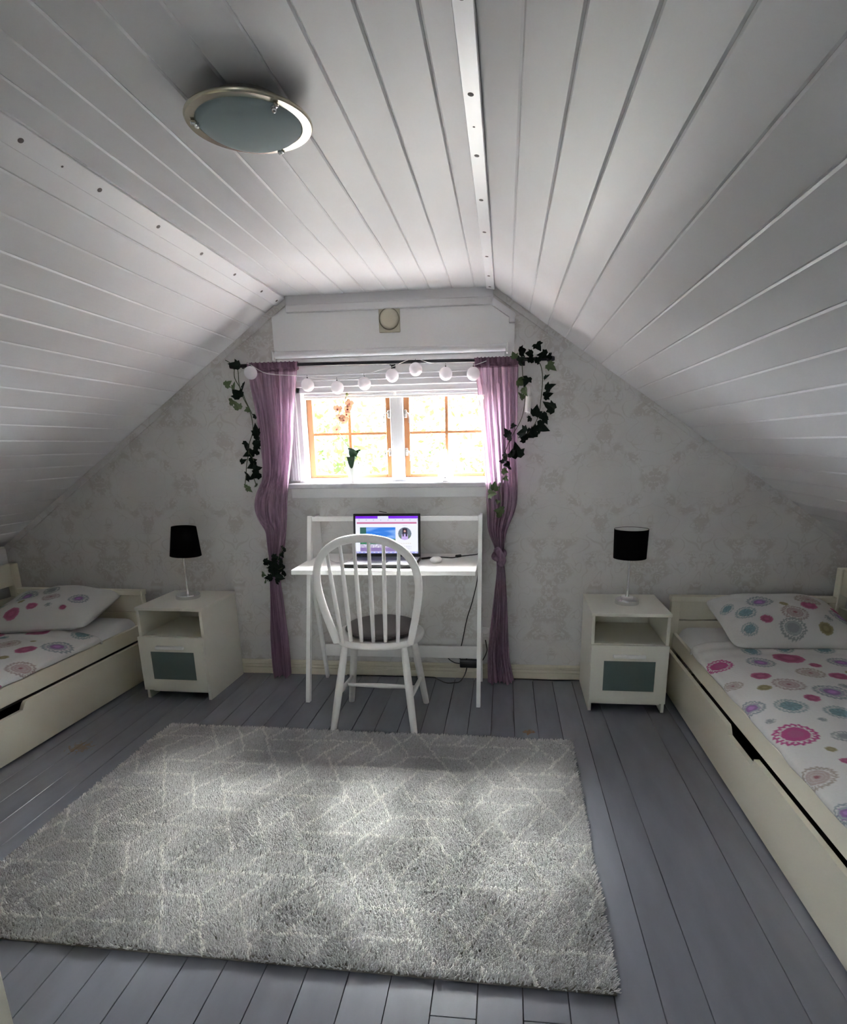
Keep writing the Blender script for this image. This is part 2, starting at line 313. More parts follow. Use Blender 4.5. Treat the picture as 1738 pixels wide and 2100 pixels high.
M = dict(
    ceil=ceiling_material(), wallp=wallpaper_material(), floor=floor_material(),
    gap=mat('dark_joint_and_bed_shade', (.05, .045, .04), .9), backing=mat('old_white_backing', (.45, .44, .43), .8),
    white=mat('white_gloss_paint', (.70, .70, .715), .6, bump=.02, bscale=40), panel=mat('white_board', (.78, .785, .79), .5, bump=.03, bscale=50),
    strip=mat('white_strip_paint', (.84, .85, .88), .28), knot=mat('dark_knot', (.10, .08, .08), .6),
    cream=mat('cream_paint', (.66, .62, .50), .5, var=.05, vscale=12), bed=mat('off_white_bed_lacquer', (.72, .69, .57), .45, var=.03, vscale=3),
    ns=mat('white_foil', (.74, .73, .65), .4), frost=mat('frosted_grey_green_glass', (.10, .14, .13), .25, spec=.6),
    desk=mat('white_desk_paint', (.80, .80, .785), .4), chair=mat('white_chair_lacquer', (.80, .79, .775), .35),
    cushion=mat('dark_grey_velvet', (.075, .068, .068), .8, bump=.2, bscale=200), black=mat('black_fabric', (.0025, .0025, .003), 1.0, spec=.03),
    blackp=mat('black_plastic', (.012, .012, .014), .35), rod=mat('black_rod', (.010, .010, .016), .3), chrome=mat('chrome', (.75, .76, .77), .16, 1.0),
    steel=mat('brushed_steel', (.55, .53, .50), .28, 1.0), silver=mat('silver_laptop', (.50, .51, .53), .35, .7), whitep=mat('white_plastic', (.82, .82, .81), .3),
    shadein=mat('white_shade_lining', (.7, .7, .68), .8), wood=wood_material('orange_pine', (.42, .19, .075), (.30, .125, .045)),
    sill=mat('white_sill_paint', (.50, .50, .52), .8, spec=.15), curtain=cloth_material('mauve_linen_gauze', (.47, .32, .43), .10, .5), curtain_d=cloth_material('mauve_linen_hem', (.28, .17, .24), .03, .35),
    pane=pane_material('window_glass'), globe=translucent_mat('white_paper_globe', (.85, .83, .86), .6, .35),
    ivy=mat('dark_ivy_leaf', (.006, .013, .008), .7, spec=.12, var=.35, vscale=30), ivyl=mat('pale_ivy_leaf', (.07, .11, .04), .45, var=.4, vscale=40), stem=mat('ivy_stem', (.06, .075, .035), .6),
    pot=mat('white_porcelain', (.62, .62, .59), .5), oleaf=mat('orchid_leaf', (.02, .07, .03), .3), opetal=translucent_mat('peach_petal', (.52, .29, .18), .6, .12), olip=mat('orchid_lip', (.45, .12, .10), .5), ostem=mat('orchid_stem', (.22, .25, .10), .5), root=mat('pale_aerial_root', (.45, .42, .20), .6),
    ventd=mat('vent_gap', (.20, .18, .13), .7), vent=mat('yellowed_vent_plastic', (.52, .49, .38), .5), lampglass=mat('frosted_lamp_glass', (.40, .48, .49), .8, spec=.25),
    ringc=mat('cream_nickel_ring', (.70, .66, .52), .22, .85),
    sheet=mat('white_sheet', (.66, .665, .66), .9, bump=.15, bscale=25), print=attr_mat('printed_cotton', .9, bump=.12, bscale=90), rug=attr_mat('rug_yarn', 1.0, spec=.1), rugb=mat('rug_backing', (.20, .185, .16), 1.0),
    screen=attr_mat('laptop_screen', .3, emit=.2), key=mat('dark_key', (.02, .02, .022), .5), leafg=translucent_mat('tree_leaf', (.035, .060, .012), .6, .4), bark=mat('bark', (.12, .09, .06), .9), lawn=mat('worn_grass', (.075, .076, .070), 1.0, var=.15, vscale=2),
)

# ================================================================== THE ROOM
# ---- floor: boards with open joints over a dark subfloor
fb = MB().box(XL-.05, XR+.05, REAR_Y-.05, WALL_Y+.05, -.12, -.022)
floor = struct('floor', fb, M['gap'])
PW = .1146
x = -.055 - PW*27
ends = {}
k = 0
shared = {}
def plank_mesh(L, wide=1.0):
    key = (round(L, 3), wide)
    if key not in shared:
        w = PW*wide/2 - .0012; c = .0007
        pr = [(-w, -.024), (w, -.024), (w, -c), (w-c, 0), (-w+c, 0), (-w, -c)]
        shared[key] = MB().prism(pr, 'y', -L/2, L/2).mesh('plank', M['floor'], 0)
    return shared[key]
i = 0
while x < XR - .01:
    xc = x + PW/2
    cuts = [REAR_Y, WALL_Y]
    if abs(xc + .113) < .04: cuts = [REAR_Y, 1.168, WALL_Y]           # the board that ends in front of the rug
    elif abs(xc - .116) < .04: cuts = [REAR_Y, 1.175, WALL_Y]
    elif i % 5 == 2: cuts = [REAR_Y, .2 + .13*(i % 3), WALL_Y]
    if abs(xc - .5755) < .02: x += PW*.5; xc += PW/2; wide = 2.0          # one double-width board right of the rug
    else: wide = 1.0
    if xc - PW/2 > XL - .06:
        for a, b in zip(cuts[:-1], cuts[1:]):
            o = link('plank', plank_mesh(b - a - .003, wide), floor, True); o.location = (xc, (a+b)/2, random.uniform(-.0006, .0004))
    x += PW*(1.5 if wide > 1 else 1.0); i += 1

# ---- gable walls and knee walls
WX0, WX1, WZ0, WZ1 = -1.155, -.06, 1.145, 1.675     # window hole
OUT = .25
wall = MB()
E_ = .06
def gable(mb, y0, y1, hole=None):
    prof = lambda xx: top_z(xx) + E_
    if hole:
        a, b, z0, z1 = hole
        mb.prism([(XL-.05, -.1), (a, -.1), (a, prof(a)), (CRL, CEIL+E_), (XL-.05, prof(XL-.05))], 'y', y0, y1)
        mb.prism([(b, -.1), (XR+.05, -.1), (XR+.05, prof(XR+.05)), (CRR, CEIL+E_), (b, CEIL+E_)], 'y', y0, y1)
        mb.prism([(a, -.1), (b, -.1), (b, z0), (a, z0)], 'y', y0, y1)
        mb.prism([(a, z1), (b, z1), (b, CEIL+E_), (a, CEIL+E_)], 'y', y0, y1)
    else:
        mb.prism([(XL-.05, -.1), (XR+.05, -.1), (XR+.05, prof(XR+.05)), (CRR, CEIL+E_), (CRL, CEIL+E_), (XL-.05, prof(XL-.05))], 'y', y0, y1)
    return mb
struct('wall_back', gable(wall, WALL_Y, WALL_Y+OUT, (WX0, WX1, WZ0, WZ1)), M['wallp'])
struct('wall_front', gable(MB(), REAR_Y-.1, REAR_Y, (RW0, RW1, RZ0, RZ1)), M['panel'])
struct('wall_left', MB().box(XL-.05, XL, REAR_Y, WALL_Y, -.1, top_z(XL)+.03), M['wallp'])
struct('wall_right', MB().box(XR, XR+.05, REAR_Y, WALL_Y, -.1, top_z(XR)+.03), M['wallp'])

# ---- ceiling: three panelled faces, each of tongue-and-groove boards on a backing
BY0, BY1 = REAR_Y, WALL_Y
def board_profile(w, c=.0048, g=.0003, t=.016, dp=.0030):
    h = w/2 - g
    return [(-h, t), (h, t), (h, dp), (h-c, 0), (-h+c, 0), (-h, dp)]
BW = .1131
def boards(parent, positions, rot, origin):
    """boards laid side by side; positions along the face's own x axis"""
    cache = {}
    R_ = Matrix.Rotation(rot, 4, 'Y')
    for a, b in positions:
        w = round(b - a, 3)
        if w not in cache: cache[w] = MB().prism(board_profile(w), 'y', -(BY1-BY0)/2, (BY1-BY0)/2).mesh('board', M['ceil'], 0)
        o = link('board', cache[w], parent, True)
        p = Vector(origin) + R_ @ Vector(((a+b)/2, 0, random.uniform(-.0008, .0008)))
        o.location = (p.x, (BY0+BY1)/2, p.z); o.rotation_euler = (0, rot, 0)
ANG = math.atan(SL); CL = math.cos(ANG)
cf = struct('ceiling', MB().box(CRL-.03, CRR+.03, BY0-.1, BY1+OUT, CEIL+.014, CEIL+.06), M['backing'])
gx = [-1.188, -1.075, -.961, -.848, -.734, -.621, -.508, -.395, -.281, -.166, -.052]
boards(cf, list(zip(gx[:-1], gx[1:])), 0, (0, 0, CEIL))
def slope_backing(x0, x1):
    n = Vector((SL, 0, 1)).normalized() if x1 > 0 else Vector((-SL, 0, 1)).normalized()
    p = [(x0, top_z(x0)), (x1, top_z(x1))]
    q = [(p[1][0]+n.x*.06, p[1][1]+n.z*.06), (p[0][0]+n.x*.06, p[0][1]+n.z*.06)]
    p = [(a+n.x*.014, b+n.z*.014) for a, b in p]
    return MB().prism(p + q, 'y', BY0-.1, BY1+OUT)
cr = struct('ceiling_right', slope_backing(CRR-.02, XR+.1), M['backing'])
first = (.0225 - CRR) / CL
pos = [(0, first)] + [(first + BW*k, first + BW*(k+1)) for k in range(21)]
pos = [(a, b) for a, b in pos if CRR + a*CL < XR + .05]
boards(cr, pos, ANG, (CRR, 0, CEIL))
clf = struct('ceiling_left', slope_backing(XL-.1, CRL+.02), M['backing'])
first = (1.189 - 1.171) / CL
pos = [(0, first)] + [(first + BW*k, first + BW*(k+1)) for k in range(21)]
pos = [(-b, -a) for a, b in pos if CRL - a*CL > XL - .05]
boards(clf, pos, -ANG, (CRL, 0, CEIL))

# ---- strips covering the two creases, with their dark knots
def crease_strip(name, x0, w, tilt, side, z, m=None):
    R_ = Matrix.Rotation(tilt, 4, 'Y')
    mb = MB().box(-w/2, w/2, BY0, BY1, -.009, 0, .002, Matrix.Translation((x0, 0, z)) @ R_)
    s = struct(name, mb, m or M['strip'])
    km = MB().lathe([(0, -.0012), (.004, -.0011), (.0072, -.0004), (.0072, .002), (0, .002)], n=14).mesh('knot', M['knot'], 30)
    for j, yk in enumerate((1.62, 1.766, 1.923, 2.237, 2.546, 2.85, 3.157, 3.36, 1.31, .98)):
        o = link('knot', km, s, True); sc = .45 if j == 1 else 1.0
        o.location = Matrix.Translation((x0, 0, z)) @ R_ @ Vector((-.002, yk, -.0087)); o.rotation_euler = (0, tilt, 0); o.scale = (sc, sc*1.2, 1)
    return s
crease_strip('trim_1', -.084, .042, .14, 1, CEIL-.002)
crease_strip('trim_2', CRL-.031, .062, -ANG, -1, CEIL-.022, M['ceil'])

# ---- trims where ceiling and gable meet, panel above the window with its mouldings
Yt = WALL_Y
def slope_trim(x0, x1, w, t, off):
    n = Vector((SL, 1)).normalized() if x1 > 0 else Vector((-SL, 1)).normalized()
    a = (x0, top_z(x0)-off); b = (x1, top_z(x1)-off)
    return MB().prism([a, b, (b[0]-n.x*w, b[1]-n.y*w), (a[0]-n.x*w, a[1]-n.y*w)], 'y', Yt-t, Yt+.01)
struct('trim_3', MB().box(CRL+.005, CRR-.005, Yt-.018, Yt+.01, 2.083, CEIL+.004, .002), M['white'])
struct('trim_4', slope_trim(CRR, XR, .030, .010, 0.0), M['wallp'])
struct('trim_5', slope_trim(XL, CRL, .034, .010, 0.0), M['wallp'])
pn = MB().prism([(-1.25, 1.735), (.04, 1.735), (.04, 2.005), (-.075, 2.083), (-1.16, 2.083), (-1.25, 2.03)], 'y', Yt-.016, Yt+.01)
struct('trim_6', pn, M['panel'])
t7 = MB().box(-1.165, -.072, Yt-.036, Yt-.016, 2.045, 2.083, .004)
t7.prism([(-.082, 2.083), (-.082, 2.045), (.022, 1.975), (.042, 1.975), (.042, 2.0)], 'y', Yt-.036, Yt-.016)
t7.box(.010, .042, Yt-.036, Yt-.016, 1.955, 1.985, .003)
struct('trim_7', t7, M['white'])

# ---- baseboard along the gable: three reeds
bb = MB(); prof = [(Yt+.01, -.01), (Yt-.016, -.01), (Yt-.016, .040), (Yt-.011, .043), (Yt-.016, .046), (Yt-.016, .060), (Yt-.010, .063), (Yt-.015, .066), (Yt-.015, .078), (Yt-.008, .088), (Yt+.01, .088)]
bb.prism(prof, 'x', XL, XR); struct('baseboard_back', bb, M['cream'])

# ---- the window
win = MB()
win.box(WX0-.01, WX0+.030, Yt-.005, Yt+.20, WZ0+.01, WZ1, .003); win.box(WX1-.030, WX1+.01, Yt-.005, Yt+.20, WZ0+.01, WZ1, .003)
win.box(WX0, WX1, Yt-.005, Yt+.20, 1.642, WZ1+.01, .003); win.box(WX0, WX1, Yt+.07, Yt+.20, WZ0, 1.182, .003)
window = struct('window_1', win, M['white'], 30)
def wpart(n, mb, m, parent=None, smooth=30): return obj(n, mb, m, parent or window, smooth=smooth)
ms = MB().box(-.640, -.567, Yt+.055, Yt+.15, 1.17, 1.65, .003)
for gx_ in (-.624, -.603, -.584): ms.box(gx_-.0015, gx_+.0015, Yt+.053, Yt+.056, 1.18, 1.645)
wpart('mullion', ms, M['white'])
for x0, x1 in ((-1.126, -.638), (-.569, -.088)):
    y0, y1 = Yt+.085, Yt+.125; z0, z1 = 1.180, 1.648; st = .034; br = .021
    s = MB().box(x0, x0+st, y0, y1, z0, z1, .004).box(x1-st, x1, y0, y1, z0, z1, .004).box(x0+st, x1-st, y0+.001, y1, z0, z0+br, .003).box(x0+st, x1-st, y0+.001, y1, z1-.03, z1, .003)
    sash = wpart('sash', s, M['wood'])
    xm = (x0+x1)/2
    wpart('muntin', MB().box(xm-.0095, xm+.0095, y0+.006, y1-.004, z0+br, z1-.03, .003), M['wood'], sash)
    wpart('muntin', MB().box(x0+st, x1-st, y0+.007, y1-.005, 1.418, 1.434, .003), M['wood'], sash)
    for a, b in ((x0+st, xm-.0095), (xm+.0095, x1-st)):
        for c, d in ((z0+br, 1.418), (1.434, z1-.03)):
            wpart('pane', MB().box(a-.003, b+.003, y0+.020, y0+.023, c-.003, d+.003), M['pane'], sash, 0)
for sx, xh in ((-1, -.650), (1, -.556)):
    for zh in (1.528, 1.322):
        h = MB().box(xh-.008, xh+.008, Yt+.076, Yt+.085, zh-.022, zh+.022, .003)
        h.sweep(spline([(xh, Yt+.078, zh+.005), (xh+sx*.010, Yt+.055, zh+.006), (xh+sx*.022, Yt+.048, zh-.006), (xh+sx*.026, Yt+.046, zh-.030), (xh+sx*.024, Yt+.046, zh-.05)], 5), .0038, 8)
        wpart('window_hook', h, M['steel'])
# casing, fluted
def casing(xa, xb):
    mb = MB().box(xa, xb, Yt-.018, Yt+.01, 1.17, 1.735, .003)
    for f in (.25, .5, .75):
        xx = xa + (xb-xa)*f; mb.box(xx-.004, xx+.004, Yt-.022, Yt-.015, 1.175, 1.69, .002)
    return mb
wpart('casing', casing(-1.213, -1.150), M['white']); wpart('casing', casing(-.064, -.001), M['white'])
hd = MB().box(-1.22, .006, Yt-.02, Yt+.01, 1.672, 1.737, .003).box(-1.22, .006, Yt-.025, Yt-.01, 1.702, 1.712, .003).box(-1.22, .006, Yt-.028, Yt-.01, 1.728, 1.738, .003)
wpart('head_casing', hd, M['white'])
wpart('sill', MB().box(-1.213, .0, 3.335, Yt+.09, 1.132, 1.160, .005), M['sill'])
wpart('apron', MB().box(-1.215, .0, Yt-.018, Yt+.01, 1.075, 1.132, .004), M['panel'])

# ---- made-up window behind the camera, added to brighten the surfaces facing it
w2 = MB()
for a_, b_ in ((RW0-.01, RW0+.035), (RW1-.035, RW1+.01), (-.635, -.575)): w2.box(a_, b_, REAR_Y-.09, REAR_Y+.012, RZ0-.01, RZ1+.01, .003)
w2.box(RW0, RW1, REAR_Y-.09, REAR_Y+.012, RZ0-.01, RZ0+.035, .003).box(RW0, RW1, REAR_Y-.09, REAR_Y+.012, RZ1-.035, RZ1+.01, .003)
fill_window = struct('added_fill_window', w2, M['white'], 30)
for a_, b_ in ((RW0+.03, -.63), (-.58, RW1-.03)):
    obj('pane', MB().box(a_, b_, REAR_Y-.055, REAR_Y-.052, RZ0+.03, RZ1-.03), M['pane'], fill_window, smooth=0)

# ================================================================== THINGS ON THE WINDOW WALL
# roller blinds
t = thing('roller_blind', (-.62, 3.365, 1.835), 'long white roller blind tube mounted above the black curtain rod', 'blind')
obj('tube', MB().lathe([(.018, -.617), (.0185, -.61), (.0185, .61), (.018, .617)], (-.622, 3.384, 1.838), 28, Matrix.Rotation(math.pi/2, 4, 'Y')), M['white'], t)
for xx in (-1.247, .003):
    obj('bracket', MB().box(xx-.004, xx+.004, 3.364, 3.404, 1.810, 1.860, .002), M['whitep'], t)
obj('hem_bar', MB().box(-1.235, -.008, 3.394, 3.400, 1.785, 1.818, .002), M['panel'], t)
t = thing('roller_blind', (-.61, 3.46, 1.63), 'slim rolled-up white blind inside the top of the window recess', 'blind')
obj('tube', MB().lathe([(.009, -.515), (.0105, -.51), (.0105, .51), (.009, .515)], (-.608, 3.462, 1.634), 20, Matrix.Rotation(math.pi/2, 4, 'Y')), M['silver'], t)
obj('hem_bar', MB().box(-1.12, -.095, 3.456, 3.468, 1.612, 1.623, .002), M['whitep'], t)
for xx in (-1.124, -.605, -.092):
    obj('bracket', MB().box(xx-.007, xx+.007, 3.45, 3.48, 1.624, 1.645, .002), M['whitep'], t)

# vent
t = thing('air_vent', (-.611, 3.404, 1.93), 'square yellowed plastic air vent with a round valve above the window', 'vent')
obj('plate', MB().box(-.667, -.555, 3.394, 3.404, 1.932, 2.058, .003), M['vent'], t)
Ry = Matrix.Rotation(math.pi/2, 4, 'X')
obj('valve', MB().lathe([(0, .024), (.036, .024), (.044, .019), (.048, .012), (.050, 0)], (-.611, 3.394, 1.997), 32, Ry), M['vent'], t)
obj('rim', MB().lathe([(.050, 0), (.050, .006), (.054, .006), (.054, 0)], (-.611, 3.394, 1.997), 32, Ry, True), M['ventd'], t)

# curtain rod
ROD_A, ROD_B = Vector((-1.452, 3.32, 1.783)), Vector((.222, 3.32, 1.768))
t = thing('curtain_rod', (-.6, 3.32, 1.775), 'thin black curtain rod spanning the window', 'rod')
obj('pole', MB().sweep([ROD_A, ROD_A.lerp(ROD_B, .5), ROD_B], .0095, 12), M['rod'], t)
for p, s in ((ROD_A, -1), (ROD_B, 1)):
    obj('finial', MB().lathe([(0, -.022), (.013, -.018), (.015, 0), (.012, .015), (.009, .02)], p, 16, Matrix.Rotation(math.pi/2, 4, 'Y')), M['rod'], t)
for xx in (-1.40, -.60, .085):
    zz = ROD_A.lerp(ROD_B, (xx-ROD_A.x)/(ROD_B.x-ROD_A.x)).z
    yb = 3.404 if -1.25 < xx < .04 else 3.42
    obj('bracket', MB().sweep([(xx, yb, zz+.002), (xx, 3.37, zz+.004), (xx, 3.32, zz-.011)], .005, 8).box(xx-.012, xx+.012, yb-.004, yb, zz-.02, zz+.02, .002), M['rod'], t)

# curtains: (height, left edge, right edge)
CLr = [(1.793, -1.373, -1.095), (1.742, -1.368, -1.099), (1.656, -1.36, -1.111), (1.531, -1.342, -1.13), (1.405, -1.333, -1.148), (1.275, -1.331, -1.172), (1.183, -1.343, -1.191), (1.143, -1.372, -1.197), (1.075, -1.404, -1.206), (1.007, -1.411, -1.214), (0.952, -1.394, -1.222), (0.911, -1.354, -1.231), (0.869, -1.352, -1.24), (0.813, -1.352, -1.253), (0.756, -1.349, -1.268), (0.685, -1.345, -1.296), (0.583, -1.353, -1.308), (0.466, -1.363, -1.301), (0.285, -1.383, -1.292), (0.131, -1.391, -1.287), (0.018, -1.392, -1.288)]
CRr = [(1.782, -0.164, 0.059), (1.72, -0.159, 0.059), (1.625, -0.149, 0.059), (1.505, -0.137, 0.058), (1.382, -0.124, 0.058), (1.257, -0.113, 0.06), (1.13, -0.102, 0.067), (1.052, -0.099, 0.066), (1.0, -0.096, 0.056), (0.947, -0.094, 0.033), (0.894, -0.088, 0.013), (0.84, -0.066, 0.003), (0.8, -0.050, -.002), (0.732, -0.041, -.001), (0.649, -0.041, 0.01), (0.48, -0.059, 0.021), (0.307, -0.077, 0.028), (0.16, -0.09, 0.036), (0.006, -0.088, 0.068)]
def curtain(name, rows, label, ph, knot=None):
    t = thing(name, ((rows[-1][1]+rows[-1][2])/2, 3.32, 0), label, 'curtain')
    zs = np.array([r[0] for r in rows])[::-1]; a = np.array([r[1] for r in rows])[::-1]; b = np.array([r[2] for r in rows])[::-1]
    nz, nu = 150, 110; Z = np.linspace(zs[-1], zs[0], nz); A = np.interp(Z, zs, a); B = np.interp(Z, zs, b)
    ker = np.ones(5)/5; A[2:-2] = np.convolve(A, ker, 'valid'); B[2:-2] = np.convolve(B, ker, 'valid')
    wmax = (b-a).max(); vs = []; u = np.linspace(0, 1, nu)
    for i, z in enumerate(Z):
        w = B[i]-A[i]; comp = max(0, 1 - w/wmax)
        amp = .017 + .030*comp; h = (zs[-1]-z)
        gather = .55 + .45*min(1, h/.1)
        f = np.sin(2*math.pi*(7*u + .25*math.sin(z*3+ph)) + ph)*.55 + np.sin(2*math.pi*(11.3*u) + 2*ph + z*1.5)*.25 + np.sin(2*math.pi*3.1*u + z*2.2 + ph)*.45
        uu = u + .012*np.sin(2*math.pi*9*u + ph + z*4)
        ytop = -.0115 if h < .035 else 0
        yy = 3.32 + amp*gather*f + ytop
        if h < .03: yy = 3.3085 - .004*np.abs(np.sin(2*math.pi*12*u+ph))
        zz = np.full(nu, z)
        if i == 0: zz = z + .004*np.sin(2*math.pi*12*u + ph)
        if h < .12: uu = u + .008*np.sin(2*math.pi*12*u + ph)
        if z < .05: zz = np.maximum(.004, zz + .012*np.sin(2*math.pi*2*u + ph)*(1-z/.05))
        for j in range(nu): vs.append((A[i]+w*uu[j], yy[j], zz[j]))
    def grid(i0, i1):
        mb = MB(); ids = range(i0, i1+1); mb.v = [v for i in ids for v in vs[i*nu:(i+1)*nu]]
        mb.f = [(r*nu+j, r*nu+j+1, (r+1)*nu+j+1, (r+1)*nu+j) for r in range(i1-i0) for j in range(nu-1)]; return mb
    ih = 4
    obj('heading', grid(0, ih), M['curtain_d'], t, smooth=180, recalc=False)
    # rod pocket behind the pole
    pk = MB(); hz = zs[-1]
    pk.v = [(A[0]+(B[0]-A[0])*j/30, yy_, z_) for z_, yy_ in ((hz, 3.3095), (hz+.002, 3.32), (hz-.008, 3.333), (hz-.034, 3.328), (hz-.042, 3.312)) for j in range(31)]
    pk.f = [(r*31+j, r*31+j+1, (r+1)*31+j+1, (r+1)*31+j) for r in range(4) for j in range(30)]
    obj('rod_pocket', pk, M['curtain_d'], t, smooth=180, recalc=False)
    obj('drape', grid(ih, nz-1), M['curtain'], t, smooth=180, recalc=False)
    if knot:
        kx, kz, kr = knot
        P = [(kx+kr*math.cos(q)*1.0, 3.32+kr*.9*math.sin(q), kz+.016*math.sin(q*1.0+.6)) for q in np.linspace(0, 2*math.pi, 25)]
        k2 = [(kx-kr*.5, 3.295, kz+.038), (kx+kr*.15, 3.278, kz+.012), (kx+kr*.75, 3.288, kz-.024), (kx+kr*.35, 3.305, kz-.05)]
        obj('knot', MB().sweep(P, .017, 10).sweep(spline(k2, 6), .019, 10), M['curtain'], t, smooth=180)
    return t
curtain('curtain', CLr, 'mauve gauze curtain left of the window tied with ivy sprigs', .4)
curtain('curtain', CRr, 'mauve gauze curtain right of the window knotted near desk height', 2.1, (-.028, .765, .026))

# ------------------------------------------------------------------ ivy
def ivy_leaf_mesh(m, seed):
    r = random.Random(seed)
    pts = [(0, -.06), (.20, -.16), (.46, .02), (.40, .16), (.52, .42), (.27, .40), (.20, .60), (0, .98), (-.20, .60), (-.27, .40), (-.52, .42), (-.40, .16), (-.46, .02), (-.20, -.16)]
    mb = MB(); vs = [(0, .18, 0)] + [(x*(1+r.uniform(-.1, .1)), y-.0, (abs(x)*.35 - .06*y*y) + r.uniform(-.03, .03)) for x, y in pts]
    n = len(pts); top = vs; bot = [(a, b, c-.02) for a, b, c in vs]
    fs = [(0, 1+i, 1+(i+1) % n) for i in range(n)] + [(n+1, n+2+(i+1) % n, n+2+i) for i in range(n)] + [(1+i, n+2+i, n+2+(i+1) % n, 1+(i+1) % n) for i in range(n)]
    mb.add(top+bot, fs); return mb.mesh('leaf', m, 0)
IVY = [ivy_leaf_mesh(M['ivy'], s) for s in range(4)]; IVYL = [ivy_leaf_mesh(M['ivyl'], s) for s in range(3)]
def garland(label, stems, leaves, sizes, y0, pale=(), ysp=.02, group=None):
    t = thing('ivy_garland', (leaves[0][0], y0, leaves[-1][1]), label, 'ivy', group)
    for s in stems:
        obj('stem', MB().sweep(spline([(a, y0 + .008*math.sin(5*c), c) for a, c in s], 5), .0022, 6), M['stem'], t)
    for i, ((lx, lz), s) in enumerate(zip(leaves, sizes)):
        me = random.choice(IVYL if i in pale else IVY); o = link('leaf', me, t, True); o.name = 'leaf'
        o.location = (lx - leaves[0][0], random.uniform(-ysp, ysp*.3), lz - leaves[-1][1])
        o.rotation_euler = (math.radians(random.uniform(50, 120)), random.uniform(-.7, .7), random.uniform(-.9, .9) + random.choice((0, .0, math.pi*.0)))
        # the blade's own direction in the hanging plane
        o.rotation_euler.rotate_axis('Z', random.uniform(-2.6, 2.6)); sc = s*1.0; o.scale = (sc, sc, sc)
        o.location = Vector(o.location) - (o.rotation_euler.to_matrix() @ Vector((0, .35*sc, 0)))
    return t
LIV = [(-1.429, 1.783), (-1.471, 1.691), (-1.441, 1.679), (-1.391, 1.672), (-1.426, 1.638), (-1.455, 1.599), (-1.432, 1.578), (-1.387, 1.557), (-1.349, 1.521), (-1.344, 1.451), (-1.34, 1.421), (-1.409, 1.369), (-1.344, 1.38), (-1.361, 1.339), (-1.401, 1.327), (-1.431, 1.289), (-1.379, 1.291), (-1.382, 1.261), (-1.357, 1.248), (-1.407, 1.206), (-1.373, 1.212), (-1.417, 1.136), (-1.372, 1.157), (-1.428, 1.157)]
LIVS = [0.057, 0.044, 0.038, 0.057, 0.069, 0.044, 0.05, 0.032, 0.032, 0.063, 0.057, 0.057, 0.063, 0.05, 0.057, 0.038, 0.044, 0.069, 0.05, 0.063, 0.063, 0.038, 0.028, 0.023]
LSTEM = [(-1.481, 1.811), (-1.434, 1.781), (-1.418, 1.758), (-1.419, 1.685), (-1.404, 1.621), (-1.378, 1.563), (-1.365, 1.499), (-1.368, 1.44), (-1.393, 1.381), (-1.402, 1.327), (-1.417, 1.273), (-1.426, 1.212), (-1.435, 1.163), (-1.425, 1.132)]
LST2 = [(-1.434, 1.775), (-1.44, 1.72), (-1.41, 1.66), (-1.39, 1.60), (-1.36, 1.53)]
LST3 = [(-1.40, 1.335), (-1.375, 1.29), (-1.385, 1.22), (-1.372, 1.16)]
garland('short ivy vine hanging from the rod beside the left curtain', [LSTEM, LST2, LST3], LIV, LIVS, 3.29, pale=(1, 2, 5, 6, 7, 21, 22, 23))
RIV = [(0.155, 1.818), (0.077, 1.799), (0.037, 1.78), (0.114, 1.787), (0.177, 1.78), (0.208, 1.77), (0.072, 1.759), (0.119, 1.762), (0.162, 1.756), (0.22, 1.72), (0.201, 1.675), (0.069, 1.654), (0.101, 1.658), (0.096, 1.612), (0.075, 1.587), (0.218, 1.624), (0.209, 1.589), (0.221, 1.537), (0.152, 1.513), (0.19, 1.487), (0.12, 1.475), (0.201, 1.466), (0.186, 1.435), (0.143, 1.42), (0.122, 1.399), (0.084, 1.41), (0.04, 1.443), (0.008, 1.412), (0.019, 1.385), (0.09, 1.384), (0.058, 1.32), (0.036, 1.31), (-0.002, 1.294), (-0.018, 1.268), (0.01, 1.246), (-0.001, 1.218), (0.005, 1.18), (-0.056, 1.142), (-0.067, 1.103), (-0.039, 1.058), (-0.027, 1.019), (-0.033, 0.991)]
RIVS = [0.054, 0.054, 0.042, 0.048, 0.054, 0.036, 0.048, 0.042, 0.048, 0.054, 0.036, 0.054, 0.054, 0.048, 0.042, 0.06, 0.048, 0.072, 0.066, 0.054, 0.036, 0.036, 0.072, 0.066, 0.066, 0.072, 0.036, 0.048, 0.042, 0.048, 0.078, 0.054, 0.048, 0.03, 0.054, 0.036, 0.03, 0.054, 0.054, 0.03, 0.054, 0.036]
RST1 = [(0.019, 1.776), (0.072, 1.764), (0.125, 1.76), (0.162, 1.746), (0.179, 1.696), (0.181, 1.635), (0.175, 1.564), (0.168, 1.503), (0.148, 1.451), (0.111, 1.404)]
RST2 = [(0.077, 1.759), (0.081, 1.699), (0.088, 1.638), (0.097, 1.587), (0.087, 1.504), (0.067, 1.453), (0.024, 1.38), (0.003, 1.327), (-0.018, 1.257), (-0.012, 1.191), (-0.028, 1.131), (-0.022, 1.064), (-0.032, 0.979)]
garland('long looping ivy vine over the right curtain and rod end', [RST1, RST2], RIV, RIVS, 3.262, pale=(2, 9, 11, 13, 14, 35, 36, 37, 38, 39, 40, 41))
TIE = [(-1.233, 0.812), (-1.242, 0.775), (-1.287, 0.753), (-1.25, 0.743), (-1.333, 0.732), (-1.302, 0.705), (-1.264, 0.705), (-1.245, 0.668), (-1.3, 0.673), (-1.27, 0.64), (-1.33, 0.645), (-1.361, 0.661), (-1.283, 0.618), (-1.354, 0.623), (-1.29, 0.72), (-1.31, .69), (-1.28, .66), (-1.32, .71), (-1.27, .69)]
